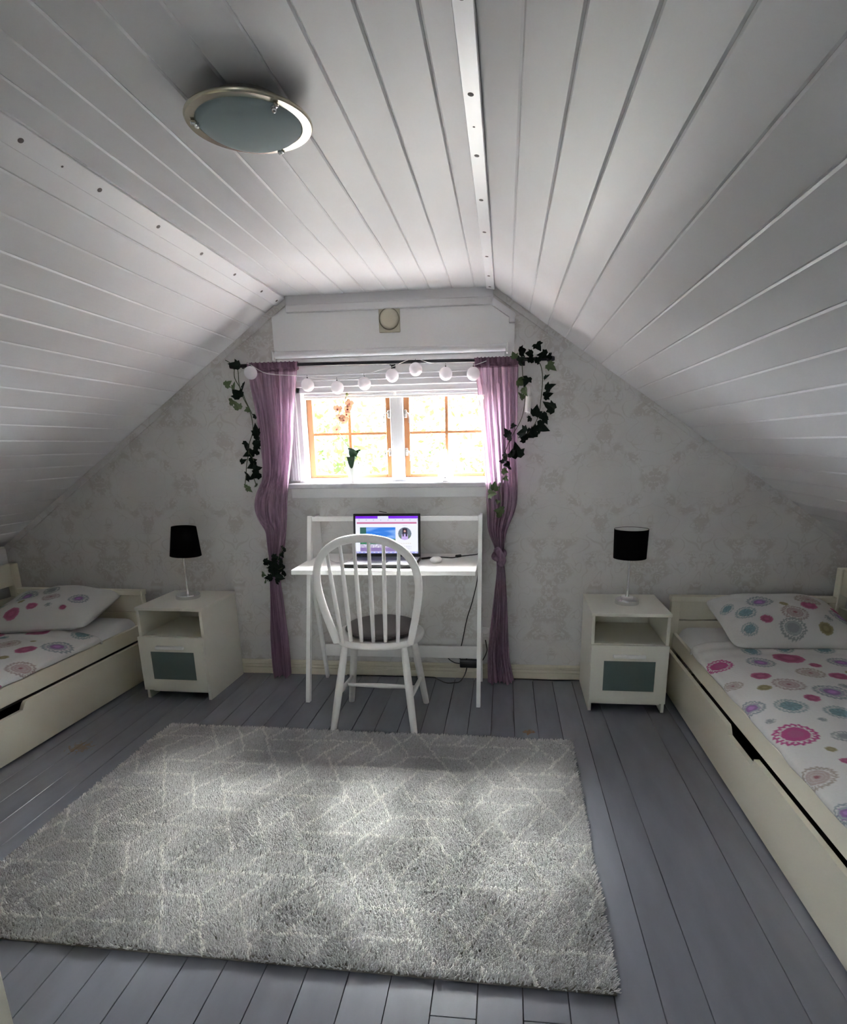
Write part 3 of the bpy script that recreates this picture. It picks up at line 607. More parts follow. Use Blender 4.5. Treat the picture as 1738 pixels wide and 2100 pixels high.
TIES = [0.042, 0.037, 0.052, 0.047, 0.047, 0.057, 0.047, 0.042, 0.052, 0.052, 0.047, 0.037, 0.037, 0.029, .055, .05, .055, .05, .05]
TST = [[(-1.235, .83), (-1.26, .77), (-1.30, .71), (-1.32, .66), (-1.35, .62)], [(-1.345, .70), (-1.31, .685), (-1.27, .69), (-1.25, .70)]]
garland('bushy ivy sprig tying the left curtain together', TST, TIE, TIES, 3.262, pale=(11, 13))

# ------------------------------------------------------------------ string of paper globes
GL = [(-1.332, 1.739), (-1.041, 1.674), (-0.882, 1.657), (-0.736, 1.673), (-0.588, 1.708), (-0.464, 1.735), (-0.309, 1.709), (-0.167, 1.705)]
t = thing('globe_string_light', (-.6, 3.285, 1.65), 'string of eight white paper globes hung along the curtain rod', 'string light')
yg = 3.272
wire = [(-1.36, 3.285, 1.79), (-1.332, yg, 1.778), (-1.25, yg, 1.735), (-1.10, yg+.02, 1.722), (-1.041, yg+.02, 1.715), (-.96, yg+.02, 1.702), (-.882, yg+.02, 1.698), (-.81, yg+.02, 1.702), (-.736, yg+.02, 1.714), (-.66, yg+.02, 1.735), (-.588, yg+.02, 1.749), (-.52, yg+.02, 1.775), (-.464, yg+.025, 1.788), (-.40, yg+.02, 1.766), (-.309, yg+.02, 1.75), (-.23, yg+.02, 1.745), (-.167, yg+.02, 1.745), (-.10, yg-.01, 1.76)]
obj('wire', MB().sweep(spline(wire, 5), .0016, 6), M['whitep'], t)
gme = MB().sphere((0, 0, 0), .0335, 28, 18).mesh('globe', M['globe'], 180)
for gx_, gz in GL:
    yy = (3.255 if (gx_ < -1.2) else 3.292)
    o = link('globe', gme, t, True); o.location = (gx_+.6, yy-3.285, gz-1.65)
    cp = obj('cap', MB().lathe([(.0035, .032), (.0035, .038), (.0012, .040), (.0012, .050)], (0, 0, 0), 10), M['blackp'], o, True)

# ------------------------------------------------------------------ small wall candle behind the ivy
t = thing('wall_candle', (.12, 3.39, 1.50), 'small white candle-shaped wall light half hidden by the ivy loop', 'wall light')
obj('candle', MB().lathe([(0, 1.516), (.0185, 1.516), (.0185, 1.590), (.0175, 1.593), (0, 1.593)], (.118, 3.365, 0), 24), M['whitep'], t)
obj('flame_bulb', MB().lathe([(.004, 1.593), (.008, 1.605), (.009, 1.614), (.005, 1.63), (0, 1.645)], (.121, 3.365, 0), 14), M['shadein'], t)
obj('wall_bracket', MB().box(.108, .128, 3.365, 3.42, 1.505, 1.516, .002), M['whitep'], t)

# wall socket
t = thing('wall_socket', (-.102, 3.414, .215), 'white double wall socket between desk leg and right curtain', 'socket')
obj('plate', MB().box(-.128, -.080, 3.405, 3.42, .215, .320, .006, seg=2), M['whitep'], t)
for zc in (.243, .293):
    obj('outlet', MB().lathe([(.019, 0), (.0185, .002), (.016, .002), (.0155, -.002), (0, -.002)], (-.104, 3.4045, zc), 20, Ry), M['whitep'], t)

# ------------------------------------------------------------------ things on the sill
SZ = 1.160
t = thing('potted_orchid', (-.846, 3.40, SZ), 'peach orchid in a tapered white pot on the window sill', 'plant')
pc = (-.846, 3.40, SZ)
obj('pot', MB().lathe([(0, 0), (.022, 0), (.024, .004), (.030, .05), (.040, .112), (.0425, .116), (.039, .116), (.034, .10), (0, .098)], pc, 28), M['pot'], t)
ORS = [(-.848, 3.40, 1.265), (-.853, 3.41, 1.335), (-.881, 3.42, 1.37), (-.915, 3.43, 1.417), (-.930, 3.43, 1.455), (-.898, 3.42, 1.517), (-.900, 3.42, 1.564), (-.880, 3.42, 1.60), (-.866, 3.42, 1.63)]
st_ = obj('stem', MB().sweep(spline(ORS, 6), .0022, 6), M['ostem'], t)
obj('bud', MB().sphere((-.864, 3.42, 1.632), .008, 10, 8, (1, 1, 1.2)), M['ostem'], st_)
def strap_leaf(p0, p1, p2, w):
    P = spline([p0, p1, p2], 8); mb = MB(); n = len(P)
    for i, p in enumerate(P):
        k = w*math.sin(math.pi*min(1, .15 + .85*i/(n-1)))**.7
        for sx, dz in ((-1, .006), (0, 0), (1, .006)): mb.v.append((p.x + sx*k, p.y, p.z + dz))
        for sx, dz in ((-1, .004), (0, -.002), (1, .004)): mb.v.append((p.x + sx*k, p.y, p.z + dz))
    for i in range(n-1):
        for a, b in ((0, 1), (1, 2), (5, 4), (4, 3)): mb.f.append((i*6+a, i*6+b, (i+1)*6+b, (i+1)*6+a))
    return mb
for p in (((-.846, 3.40, 1.272), (-.848, 3.37, 1.30), (-.842, 3.345, 1.235), .024), ((-.846, 3.40, 1.272), (-.84, 3.385, 1.325), (-.858, 3.37, 1.345), .022), ((-.846, 3.40, 1.272), (-.825, 3.40, 1.32), (-.80, 3.40, 1.335), .013), ((-.846, 3.40, 1.272), (-.86, 3.42, 1.33), (-.875, 3.43, 1.345), .014)):
    obj('leaf', strap_leaf(*p), M['oleaf'], t, smooth=60)
for dx, tip in ((-1, (-.905, 3.385, 1.205)), (-1, (-.912, 3.39, 1.225)), (-1, (-.925, 3.40, 1.318)), (1, (-.775, 3.385, 1.225)), (1, (-.762, 3.39, 1.255)), (1, (-.80, 3.38, 1.24))):
    obj('aerial_root', MB().sweep(spline([(-.846+dx*.012, 3.395, 1.272), ((-.846+tip[0])/2, 3.388, max(1.275, tip[2])+.025), (tip[0]+.006*-dx, tip[1], (tip[2]+1.27)/2), tip], 5), .0018, 5), M['root'], t)
def flower(parent, c, r, rot):
    f = MB()
    for k in range(5):
        a = math.radians(90 + 72*k); big = k in (1, 4); L = r*(1.0 if not big else 1.12); w = r*(.34 if not big else .55)
        ca, sa = math.cos(a), math.sin(a)
        P = [(0, 0, 0), (.35*L, w*.8, .002), (.7*L, w, .003), (L, 0, -.001), (.7*L, -w, .003), (.35*L, -w*.8, .002)]
        o = len(f.v)
        for px_, py_, pz_ in P: f.v.append(rot @ Vector((ca*px_-sa*py_, -.004*0 - pz_, sa*px_+ca*py_)) + Vector(c))
        f.f.append(tuple(range(o, o+6)))
    fo = obj('flower', f, M['opetal'], parent, smooth=0)
    obj('lip', MB().sphere((c[0], c[1]-.006, c[2]-.003), r*.22, 8, 6), M['olip'], fo)
for i, (fx, fz) in enumerate([(-.916, 1.557), (-.862, 1.555), (-.872, 1.528), (-.884, 1.498), (-.929, 1.451), (-.853, 1.583), (-.908, 1.512)]):
    flower(t, (fx, 3.405+.006*(i % 3), fz), .026, Matrix.Rotation(random.uniform(-.5, .5), 3, 'Z') @ Matrix.Rotation(random.uniform(-.4, .4), 3, 'X'))

t = thing('sill_lamp', (-.326, 3.40, SZ), 'white teardrop-shaped lamp with a grey foot on the window sill', 'lamp')
lc = (-.326, 3.40, SZ)
obj('foot', MB().lathe([(0, 0), (.018, 0), (.020, .004), (.018, .010), (0, .010)], lc, 20), M['steel'], t)
obj('shade', MB().lathe([(.014, .010), (.034, .016), (.043, .030), (.040, .055), (.028, .085), (.016, .12), (.010, .15), (.007, .172), (0, .176)], lc, 28), M['globe'], t)
obj('switch', MB().lathe([(0, 0), (.004, .001), (.004, .004), (0, .005)], (lc[0], lc[1]-.036, lc[2]+.024), 10, Ry), M['blackp'], t)

# ================================================================== DESK
t = thing('desk', (-.61, 3.1, 0), 'white ladder-style desk with low hutch frame under the window', 'desk')
DX0, DX1 = -1.074, -.118
LY0, LY1, LZ = 2.992, 3.246, .990
def slant(xa, xb, ya, za, yb, zb, w):
    d = Vector((0, yb-ya, zb-za)).normalized(); nrm = Vector((0, d.z, -d.y))*w/2
    mb = MB(); vs = []
    for x_ in (xa, xb):
        for (y_, z_), s in (((ya, za), -1), ((ya, za), 1), ((yb, zb), 1), ((yb, zb), -1)):
            vs.append((x_, y_+nrm.y*s, max(0, z_+nrm.z*s)))
    return mb.add(vs, [(0, 1, 2, 3), (7, 6, 5, 4), (0, 4, 5, 1), (1, 5, 6, 2), (2, 6, 7, 3), (3, 7, 4, 0)])
for xa, xb in ((DX0, DX0+.021), (DX1-.021, DX1)):
    obj('front_leg', slant(xa, xb, LY0, 0, LY1, LZ, .034), M['desk'], t, smooth=0)
    obj('rear_leg', slant(xa+.004, xb-.001, 3.365, 0, 3.185, .730, .030), M['desk'], t, smooth=0)
    obj('hutch_side', MB().box(xa+.003, xb-.003, 3.236, 3.402, .757, .985, .002), M['desk'], t)
obj('worktop', MB().box(DX0-.001, DX1-.0215, 2.91, 3.400, .733, .757, .002), M['desk'], t)
obj('hutch_rail', MB().box(DX0+.021, DX1-.021, 3.244, 3.260, .962, .988, .002), M['desk'], t)
obj('back_stretcher', MB().box(DX0+.02, DX1-.02, 3.330, 3.345, .150, .222, .002), M['desk'], t)

# ------------------------------------------------------------------ laptop
LX0, LX1, LYF, LYH, DT = -.818, -.448, 2.972, 3.200, .757
t = thing('laptop', ((LX0+LX1)/2, LYF, DT), 'open black and silver laptop with a lit web page on the desk', 'laptop')
obj('base', MB().box(LX0, LX1, LYF, LYH, DT, DT+.019, .005, seg=2), M['blackp'], t)
deckz = DT+.019
obj('deck', MB().box(LX0+.003, LX1-.003, LYF+.004, LYH-.012, deckz-.001, deckz+.0012, .001), M['silver'], t)
kb = obj('keyboard', MB().box(LX0+.03, LX1-.03, LYF+.10, LYH-.03, deckz, deckz+.0018, .0006), M['blackp'], t)
kme = MB().box(-.0085, .0085, -.0085, .0085, 0, .003, .0015).mesh('key', M['key'], 0)
for r_ in range(5):
    for c_ in range(15):
        o = link('key', kme, kb, True); o.location = Vector((LX0+.045+c_*.0202, LYF+.112+r_*.0205, deckz+.0018)) - _wl(t)
obj('touchpad', MB().box((LX0+LX1)/2-.065, (LX0+LX1)/2+.035, LYF+.018, LYF+.088, deckz+.001, deckz+.0018, .0005), M['key'], t)
TILT = math.radians(-8)
LM = Matrix.Translation((0, LYH-.006, deckz-.002)) @ Matrix.Rotation(TILT, 4, 'X')
LH = .234
lid = obj('lid', MB().box(LX0+.001, LX1-.001, 0, .009, 0, LH, .006, LM, 2), M['blackp'], t)
for hx in (LX0+.06, LX1-.06):
    obj('hinge', MB().lathe([(.006, -.02), (.006, .02)], (hx, LYH-.004, deckz+.003), 12, Matrix.Rotation(math.pi/2, 4, 'Y')), M['blackp'], t)
def screen_color(u, v):
    """web page shown on the screen; u to the right, v up, both 0..1"""
    n3 = lambda a, b, s=0: noise.noise(Vector((a, b, s)))
    if v > .93: return (.20, .02, .75) if not (.36 < u < .53) else (.75, .76, .95)
    if v > .865: return (.78, .78, .95) if not (abs(v-.895) < .010 and (int(u*60) % 7 == 3)) else (.45, .42, .6)
    if v > .84: return (.80, .80, .95)
    if v > .795: return (.55, .16, .32) if .02 < u < .98 else (.8, .8, .97)
    if v < .045: return (.30, .33, .75) if not ((int(u*45) % 3 == 1) and .01 < v < .035) else (.85, .75, .8)
    px0, px1, py0, py1 = .07, .64, .05, .70
    if px0 < u < px1 and py0 < v < py1:
        a = (u-px0)/(px1-px0); b = (v-py0)/(py1-py0)
        hor = .52 + .10*n3(a*9, 1) + .05*n3(a*25, 3)
        if b > hor:
            if a < .18 and b > .62 + .25*n3(a*14, b*9): return (.03, .12, .10)
            c = max(0, n3(a*2.5, b*9, 5)); s = .25 + .75*c
            return (.03+.35*c, .20+.42*c, .75+.2*c)
        if b > .30:
            if .28 < a < .80 and b > .34 and n3(a*14, b*6, 8) > -.05: return (.40, .22, .22) if b > .46 else (.62, .58, .72)
            return (.02, .16, .08) if n3(a*20, b*20, 2) > -.2 else (.05, .28, .10)
        if b > .16: return (.50, .45, .62) if n3(a*22, b*10, 4) < .2 else (.8, .78, .9)
        return (.26, .18, .42)
    cx, cy, r = .79, .53, .105
    du, dv = (u-cx)*1.6, (v-cy)
    d = math.hypot(du, dv)
    if d < r*1.6:
        q = r*1.6
        x_, y_ = du/q, dv/q
        if x_*x_*5 + (y_-.42)**2*5 < .20 and y_ > .12: 
            if x_*x_*14 + (y_-.38)**2*9 < .35: return (.62, .40, .36)
        if abs(x_) < .36 and -.45 < y_ < .85 and not (abs(x_) < .14 and y_ < .05): return (.03, .02, .04)
        if y_ < -.1 and abs(x_) < .45 - .1*(y_+.1): return (.55, .42, .80)
        return (.16, .20, .26) if y_ > -.3 else (.12, .18, .12)
    if .70 < u < .89 and abs(v-.27) < .010 and int(u*70) % 2: return (.72, .62, .45)
    if .70 < u < .89 and (abs(v-.19) < .008 or abs(v-.155) < .008 or abs(v-.12) < .008) and int(u*90) % 3: return (.55, .55, .62)
    if .75 < u < .83 and abs(v-.745) < .008 and int(u*90) % 2: return (.5, .5, .55)
    return (.84, .86, .97)
def color_grid(name, nu, nv, P, C, m, parent):
    mb = MB(); mb.v = [P(i/nu, j/nv) for j in range(nv+1) for i in range(nu+1)]
    mb.f = [(j*(nu+1)+i, j*(nu+1)+i+1, (j+1)*(nu+1)+i+1, (j+1)*(nu+1)+i) for j in range(nv) for i in range(nu)]
    me = mb.mesh(name, m, 0, False)
    at = me.color_attributes.new('pattern', 'FLOAT_COLOR', 'CORNER')
    cols = np.ones((nu*nv, 4, 4), np.float32)
    cols[:, :, :3] = np.array([C((i+.5)/nu, (j+.5)/nv) for j in range(nv) for i in range(nu)], np.float32)[:, None, :]
    at.data.foreach_set('color', cols.ravel()); return link(name, me, parent)
SX0, SX1, S0, S1 = LX0+.014, LX1-.014, .020, LH-.014
color_grid('screen', 240, 150, lambda u, v: tuple(LM @ Vector((SX0+(SX1-SX0)*u, -.0008, S0+(S1-S0)*v))), screen_color, M['screen'], lid)
# thin dark sprig of wire poking over the lid
tag(obj('hair_clip', MB().sweep(spline([(-.675, 3.236, 1.016), (-.665, 3.234, 1.0145), (-.65, 3.232, 1.0125), (-.632, 3.230, 1.0105)], 4), .002, 5), M['blackp'], None), 'thin dark clip resting on top of the laptop lid', 'clip')

# mouse
t = thing('computer_mouse', (-.357, 3.13, DT), 'small round white wireless mouse on the desk right of the laptop', 'mouse')
obj('shell', MB().sphere((-.357, 3.13, DT+.016), .041, 24, 14, (.78, 1.0, .40)), M['whitep'], t, smooth=180)
obj('base', MB().lathe([(0, 0), (.026, 0), (.029, .003), (.029, .012), (0, .012)], (-.357, 3.13, DT), 24), M['whitep'], t)

# cables
def cable(name, pts, r, m, label, cat='cable', k=8): return tag(obj(name, MB().sweep(spline(pts, k), r, 8), M[m], smooth=180), label, cat)
t = thing('laptop_charger_cable', (-.30, 3.28, DT), 'black laptop power lead with ferrite bead across the desktop', 'cable')
obj('lead', MB().sweep(spline([(-.446, 3.20, DT+.008), (-.40, 3.245, DT+.006), (-.35, 3.27, DT+.004), (-.285, 3.25, DT+.004), (-.245, 3.29, DT+.004), (-.19, 3.33, DT+.004), (-.150, 3.36, DT+.004), (-.143, 3.403, DT+.004), (-.150, 3.408, .62), (-.180, 3.404, .48), (-.213, 3.404, .37), (-.243, 3.404, .22), (-.262, 3.404, .14), (-.24, 3.402, .105)], 6), .0030, 8), M['blackp'], t, smooth=180)
obj('plug', MB().sweep([(-.444, 3.20, DT+.008), (-.405, 3.240, DT+.006)], .0055, 10), M['blackp'], t)
obj('ferrite_bead', MB().sweep([(-.262, 3.275, DT+.007), (-.240, 3.295, DT+.007)], .009, 12), M['blackp'], t)
cable('white_cable', [(-.95, 3.19, DT+.003), (-.925, 3.145, DT+.003), (-.890, 3.11, DT+.003), (-.858, 3.125, DT+.003), (-.835, 3.15, DT+.003), (-.823, 3.17, DT+.006)], .0025, 'whitep', 'short white cable curling out from the laptop on the left')
t = thing('power_adapter', (-.19, 3.375, .08), 'black power adapter tangled in leads behind the desk leg', 'adapter')
obj('brick', MB().box(-.255, -.135, 3.362, 3.400, .078, .125, .008, Matrix.Identity(4), 2), M['blackp'], t)
obj('lead', MB().sweep(spline([(-.255, 3.38, .10), (-.29, 3.385, .105), (-.325, 3.39, .13), (-.318, 3.392, .165), (-.295, 3.39, .17)], 6), .003, 8), M['blackp'], t, smooth=180)
obj('lead', MB().sweep(spline([(-.215, 3.385, .125), (-.212, 3.39, .15), (-.222, 3.392, .175)], 6), .003, 8), M['blackp'], t, smooth=180)
cable('mains_cable', [(-.135, 3.38, .10), (-.11, 3.385, .14), (-.095, 3.395, .18), (-.10, 3.398, .22), (-.104, 3.400, .243)], .003, 'blackp', 'black mains lead plugged into the socket by the right curtain')
cable('floor_cord', [(-.213, 3.376, .078), (-.224, 3.36, .04), (-.250, 3.335, .006), (-.285, 3.315, .004), (-.33, 3.31, .004), (-.385, 3.36, .004), (-.42, 3.39, .004), (-.60, 3.395, .004), (-.80, 3.396, .004), (-.95, 3.395, .004)], .0035, 'blackp', 'black cord looping onto the floor under the desk')
cable('floor_cord', [(.045, 3.395, .004), (.10, 3.398, .004), (.20, 3.396, .004), (.30, 3.392, .004), (.38, 3.396, .004), (.47, 3.398, .004)], .0035, 'blackp', 'black cord along the baseboard from curtain to right nightstand')

# ================================================================== CHAIR
t = thing('windsor_chair', (-.622, 2.84, 0), 'white spindle-back chair with hoop back in front of the desk', 'chair')
SEAT = .452
def seat_outline(s=1.0, n=48):
    P = []
    for k in range(n):
        a = 2*math.pi*k/n; c, s_ = math.cos(a), math.sin(a)
        xx = .222*math.copysign(abs(c)**.85, c); yy = .205*math.copysign(abs(s_)**.85, s_)
        xx *= 1 + .05*s_
        P.append((xx*s, yy*s + .035))
    return P
sm = MB(); rings = [(.94, SEAT-.036), (.985, SEAT-.030), (1.0, SEAT-.018), (.99, SEAT-.006), (.965, SEAT), (.80, SEAT-.004), (.4, SEAT-.008)]
n_ = 48
for s_, z_ in rings: sm.v += [(p[0], p[1], z_) for p in seat_outline(s_)]
sm.f += [tuple(range(n_-1, -1, -1))] + [(i*n_+k, i*n_+(k+1) % n_, (i+1)*n_+(k+1) % n_, (i+1)*n_+k) for i in range(len(rings)-1) for k in range(n_)] + [tuple((len(rings)-1)*n_+k for k in range(n_))]
obj('seat', sm, M['chair'], t, True, 50)
lean = lambda z: -.118 - .118*(z-SEAT)/.512
hp = [(-.180, .440), (-.206, .55), (-.228, .655), (-.2365, .745), (-.226, .825), (-.188, .895), (-.118, .945), (-.04, .963)]
hp = hp + [(0, .965)] + [(-a, b) for a, b in hp[::-1]]
path = spline([(a, lean(b), b) for a, b in hp], 5)
obj('hoop', MB().sweep(path, 1.0, sec=[(c*.017, d*.011) for c, d in ((-.8, -1), (.8, -1), (1, -.7), (1, .7), (.8, 1), (-.8, 1), (-1, .7), (-1, -.7))], ref=(0, -1, -.23)), M['chair'], t, True, 50)
for (bx, tx, tz) in ((-.150, -.172, .905), (-.107, -.107, .942), (-.055, -.042, .956), (.003, .025, .957), (.061, .092, .946), (.121, .158, .914)):
    p0 = Vector((bx, -.128, SEAT-.012)); p1 = Vector((tx, lean(tz), tz))
    pts = [p0.lerp(p1, q) for q in (0, .1, .35, .7, 1)]
    obj('spindle', MB().sweep(pts, [.0085, .0095, .0105, .0092, .0075], 10), M['chair'], t, True, 60)
LEG = {'nl': ((-.148, -.085), (-.207, -.185)), 'nr': ((.142, -.085), (.198, -.190)), 'fl': ((-.150, .125), (-.205, .180)), 'fr': ((.150, .125), (.209, .188))}
def legp(k, z):
    a, b = LEG[k]; q = (SEAT-.03-z)/(SEAT-.03); return Vector((a[0]+(b[0]-a[0])*q, a[1]+(b[1]-a[1])*q, z))
for k in LEG:
    zs = [SEAT-.028, .34, .24, .12, .012, 0.0]
    obj('leg', MB().sweep([legp(k, z) for z in zs], [.0155, .0178, .0190, .0180, .0160, .0150], 14), M['chair'], t, True, 50)
sl = (legp('nl', .175), legp('fl', .160)); sr = (legp('nr', .165), legp('fr', .160))
for a, b in (sl, sr):
    obj('side_stretcher', MB().sweep([a.lerp(b, q) for q in (0, .25, .5, .75, 1)], [.008, .0105, .0125, .0105, .008], 10), M['chair'], t, True, 60)
a, b = sl[0].lerp(sl[1], .52), sr[0].lerp(sr[1], .52)
obj('cross_stretcher', MB().sweep([a.lerp(b, q) for q in (0, .25, .5, .75, 1)], [.008, .0105, .0125, .0105, .008], 10), M['chair'], t, True, 60)
cu = MB().lathe([(0, 0), (.15, .0), (.172, .008), (.180, .024), (.172, .040), (.14, .050), (.06, .054), (0, .055)], (-.612, 2.885, SEAT-.003), 40)
t2 = thing('seat_cushion', (-.612, 2.885, SEAT-.003), 'round dark grey cushion lying on the white chair seat', 'cushion')
obj('pad', cu, M['cushion'], t2, smooth=60)
obj('piping', MB().sweep([(-.612+.1805*math.cos(q), 2.885+.1805*math.sin(q), SEAT+.021) for q in np.linspace(0, 2*math.pi, 49)], .003, 6), M['cushion'], t2, smooth=180)

# ================================================================== NIGHTSTANDS
def nightstand(loc, rz, label):
    t = thing('nightstand', loc, label, 'nightstand', rz=rz)
    w, d, h, s = .39, .41, .53, .016
    P = lambda n, mb, m='ns', par=None: obj(n, mb, M[m], par or t, True)
    P('side_panel', MB().box(.004, .004+s, .004, d, 0, h-.016, .001)); P('side_panel', MB().box(w-.004-s, w-.004, .004, d, 0, h-.016, .001))
    P('top', MB().box(0, w, 0, d, h-.017, h, .0015))
    P('shelf', MB().box(.02, w-.02, .012, d-.008, .352, .368, .001)); P('back_panel', MB().box(.02, w-.02, d-.010, d-.004, .05, h-.017))
    P('bottom_panel', MB().box(.02, w-.02, .03, d-.01, .06, .076)); P('plinth', MB().box(.02, w-.02, .040, .054, .026, .062, .001))
    x0, x1, z0, z1 = .005, w-.005, .057, .366; gx0, gx1, gz0, gz1 = .070, w-.066, .122, .284
    dr = MB().box(x0, gx0, -.016, .002, z0, z1).box(gx1, x1, -.016, .002, z0, z1).box(gx0, gx1, -.016, .002, z0, gz0).box(gx0, gx1, -.016, .002, gz1, z1)
    drawer = obj('drawer', dr, M['ns'], t, True)
    P('glass_panel', MB().box(gx0, gx1, -.0135, -.004, gz0, gz1), 'frost', drawer)
    P('handle', MB().box(.112, .272, -.034, -.014, .303, .320, .003), 'whitep', drawer)
    return t
nightstand((-2.004, 2.985, 0), -.025, 'white nightstand with frosted drawer beside the left bed')
nightstand((.440, 2.985, 0), -.010, 'white nightstand with frosted drawer beside the right bed')

# lamps
t = thing('table_lamp', (-1.812, 3.215, .53), 'black table lamp with tapered shade on the left nightstand', 'lamp')
obj('base', MB().lathe([(0, 0), (.066, 0), (.067, .003), (.067, .019), (.064, .023), (.012, .024), (0, .024)], (-1.812, 3.215, .53), 40), M['chrome'], t)
obj('stem', MB().lathe([(.010, .022), (.0075, .035), (.0065, .06), (.0065, .31)], (-1.812, 3.215, .53), 16), M['chrome'], t)
sh = [(.085, .247), (.066, .410), (.0645, .410), (.0835, .247)]
obj('lamp_shade', MB().lathe(sh, (-1.808, 3.215, .53), 40, Matrix.Rotation(.05, 4, 'Y'), True), M['black'], t, smooth=50)
obj('bulb_holder', MB().lathe([(.014, .30), (.014, .35), (.010, .352)], (-1.812, 3.215, .53), 16), M['blackp'], t)
t = thing('table_lamp', (.648, 3.19, .53), 'black drum-shade table lamp with chrome foot on the right nightstand', 'lamp')
lc = (.648, 3.19, .53)
obj('base', MB().lathe([(0, 0), (.061, 0), (.062, .004), (.060, .022), (.055, .027), (.030, .029), (0, .029)], lc, 40), M['chrome'], t)
obj('switch_ring', MB().lathe([(.031, .028), (.031, .036), (.027, .039), (.012, .039), (.010, .036), (.010, .028)], lc, 32), M['whitep'], t)
obj('stem', MB().lathe([(.010, .036), (.0075, .05), (.0065, .08), (.0065, .33)], lc, 16), M['chrome'], t)
ls = obj('lamp_shade', MB().lathe([(.083, .243), (.086, .394), (.0848, .394), (.0818, .243)], lc, 48, None, True), M['black'], t, smooth=50)
obj('shade_lining', MB().lathe([(.0812, .245), (.0842, .392), (.0834, .392), (.0804, .245)], lc, 48, None, True), M['shadein'], ls, smooth=50)
obj('bulb_holder', MB().lathe([(.014, .30), (.014, .34), (.010, .342)], lc, 16), M['blackp'], t)

# ================================================================== BEDS
PAL = {'M': (.42, .08, .22), 'P': (.42, .12, .22), 'V': (.27, .16, .34), 'T': (.16, .25, .27), 'R': (.40, .33, .31), 'A': (.38, .29, .29), 'O': (.31, .28, .16), 'G': (.26, .29, .30)}
RING = {'M': (.42, .08, .22), 'V': (.27, .31, .33), 'T': (.30, .36, .37), 'R': (.36, .32, .28), 'A': (.36, .30, .29), 'G': (.28, .31, .31)}
CLOTH = np.array((.60, .60, .58))
def paint(fx, fy, meds):
    """printed medallions: fx, fy flat cloth coordinates of the vertices"""
    C = np.tile(CLOTH, (len(fx), 1)).astype(np.float32)
    for i, (mx, my, r, ty) in enumerate(meds):
        near = np.nonzero((np.abs(fx-mx) < r*1.25) & (np.abs(fy-my) < r*1.25))[0]
        if not len(near): continue
        dx, dy = fx[near]-mx, fy[near]-my; a = np.arctan2(dy, dx); d = np.hypot(dx, dy)/r
        n = 18 + i % 5; core = np.array(PAL[ty]); out = np.tile(np.nan, (len(near), 3))
        if ty in 'PO':
            m_ = d < .95 + .03*np.sin(a*7+i); out[m_] = core*(.9+.15*np.sin(d[m_]*9)[:, None])
        else:
            rg = np.array(RING[ty]); edge = 1.0 + .06*np.cos(a*n)
            m_ = d < edge; out[m_] = rg
            dots = np.cos(a*n) > .2; m_ = (d < .86) & (d > .74) & dots; out[m_] = CLOTH
            m_ = (d < .73) & (d > .66); out[m_] = CLOTH*.95
            m_ = d < .66; out[m_] = core
            if ty in 'VG':
                m_ = (d < .62) & (d > .46); out[m_] = rg*1.2
            if ty in 'RA':
                m_ = (d < .66) & (np.sin(d*30) > .2); out[m_] = core*.6 + CLOTH*.35
                m_ = d < .13; out[m_] = np.array((.28, .12, .14))
            if ty == 'T':
                m_ = (d < .62) & (np.cos(a*9 + d*6) > .3) & (d > .2); out[m_] = core*1.35
            if ty == 'V': m_ = d < .24; out[m_] = core*1.35 + np.array((.05, 0, .04))
            if ty == 'M': m_ = d < .36; out[m_] = core*.92 + np.array((0, .03, .02))
        ok = ~np.isnan(out[:, 0]); C[near[ok]] = out[ok]
    return C
def set_point_colors(me, C):
    at = me.color_attributes.new('pattern', 'FLOAT_COLOR', 'POINT'); A = np.ones((len(C), 4), np.float32); A[:, :3] = C; at.data.foreach_set('color', A.ravel())
def scatter(meds, x0, x1, y0, y1, n, sd, keep=lambda x, y: True):
    """more medallions for the cloth outside the ones placed by hand"""
    r = random.Random(sd); L = list(meds); tries = 0
    while n > 0 and tries < 6000:
        tries += 1; rad = r.choice((.018, .026, .04, .05, .058, .066)); x_, y_ = r.uniform(x0, x1), r.uniform(y0, y1)
        if keep(x_, y_) and all(math.hypot(x_-a, y_-b) > (rad+c)*1.1 for a, b, c, _ in L):
            L.append((x_, y_, rad, r.choice('PO') if rad < .03 else r.choice('MVTRAPG'))); n -= 1
    return L

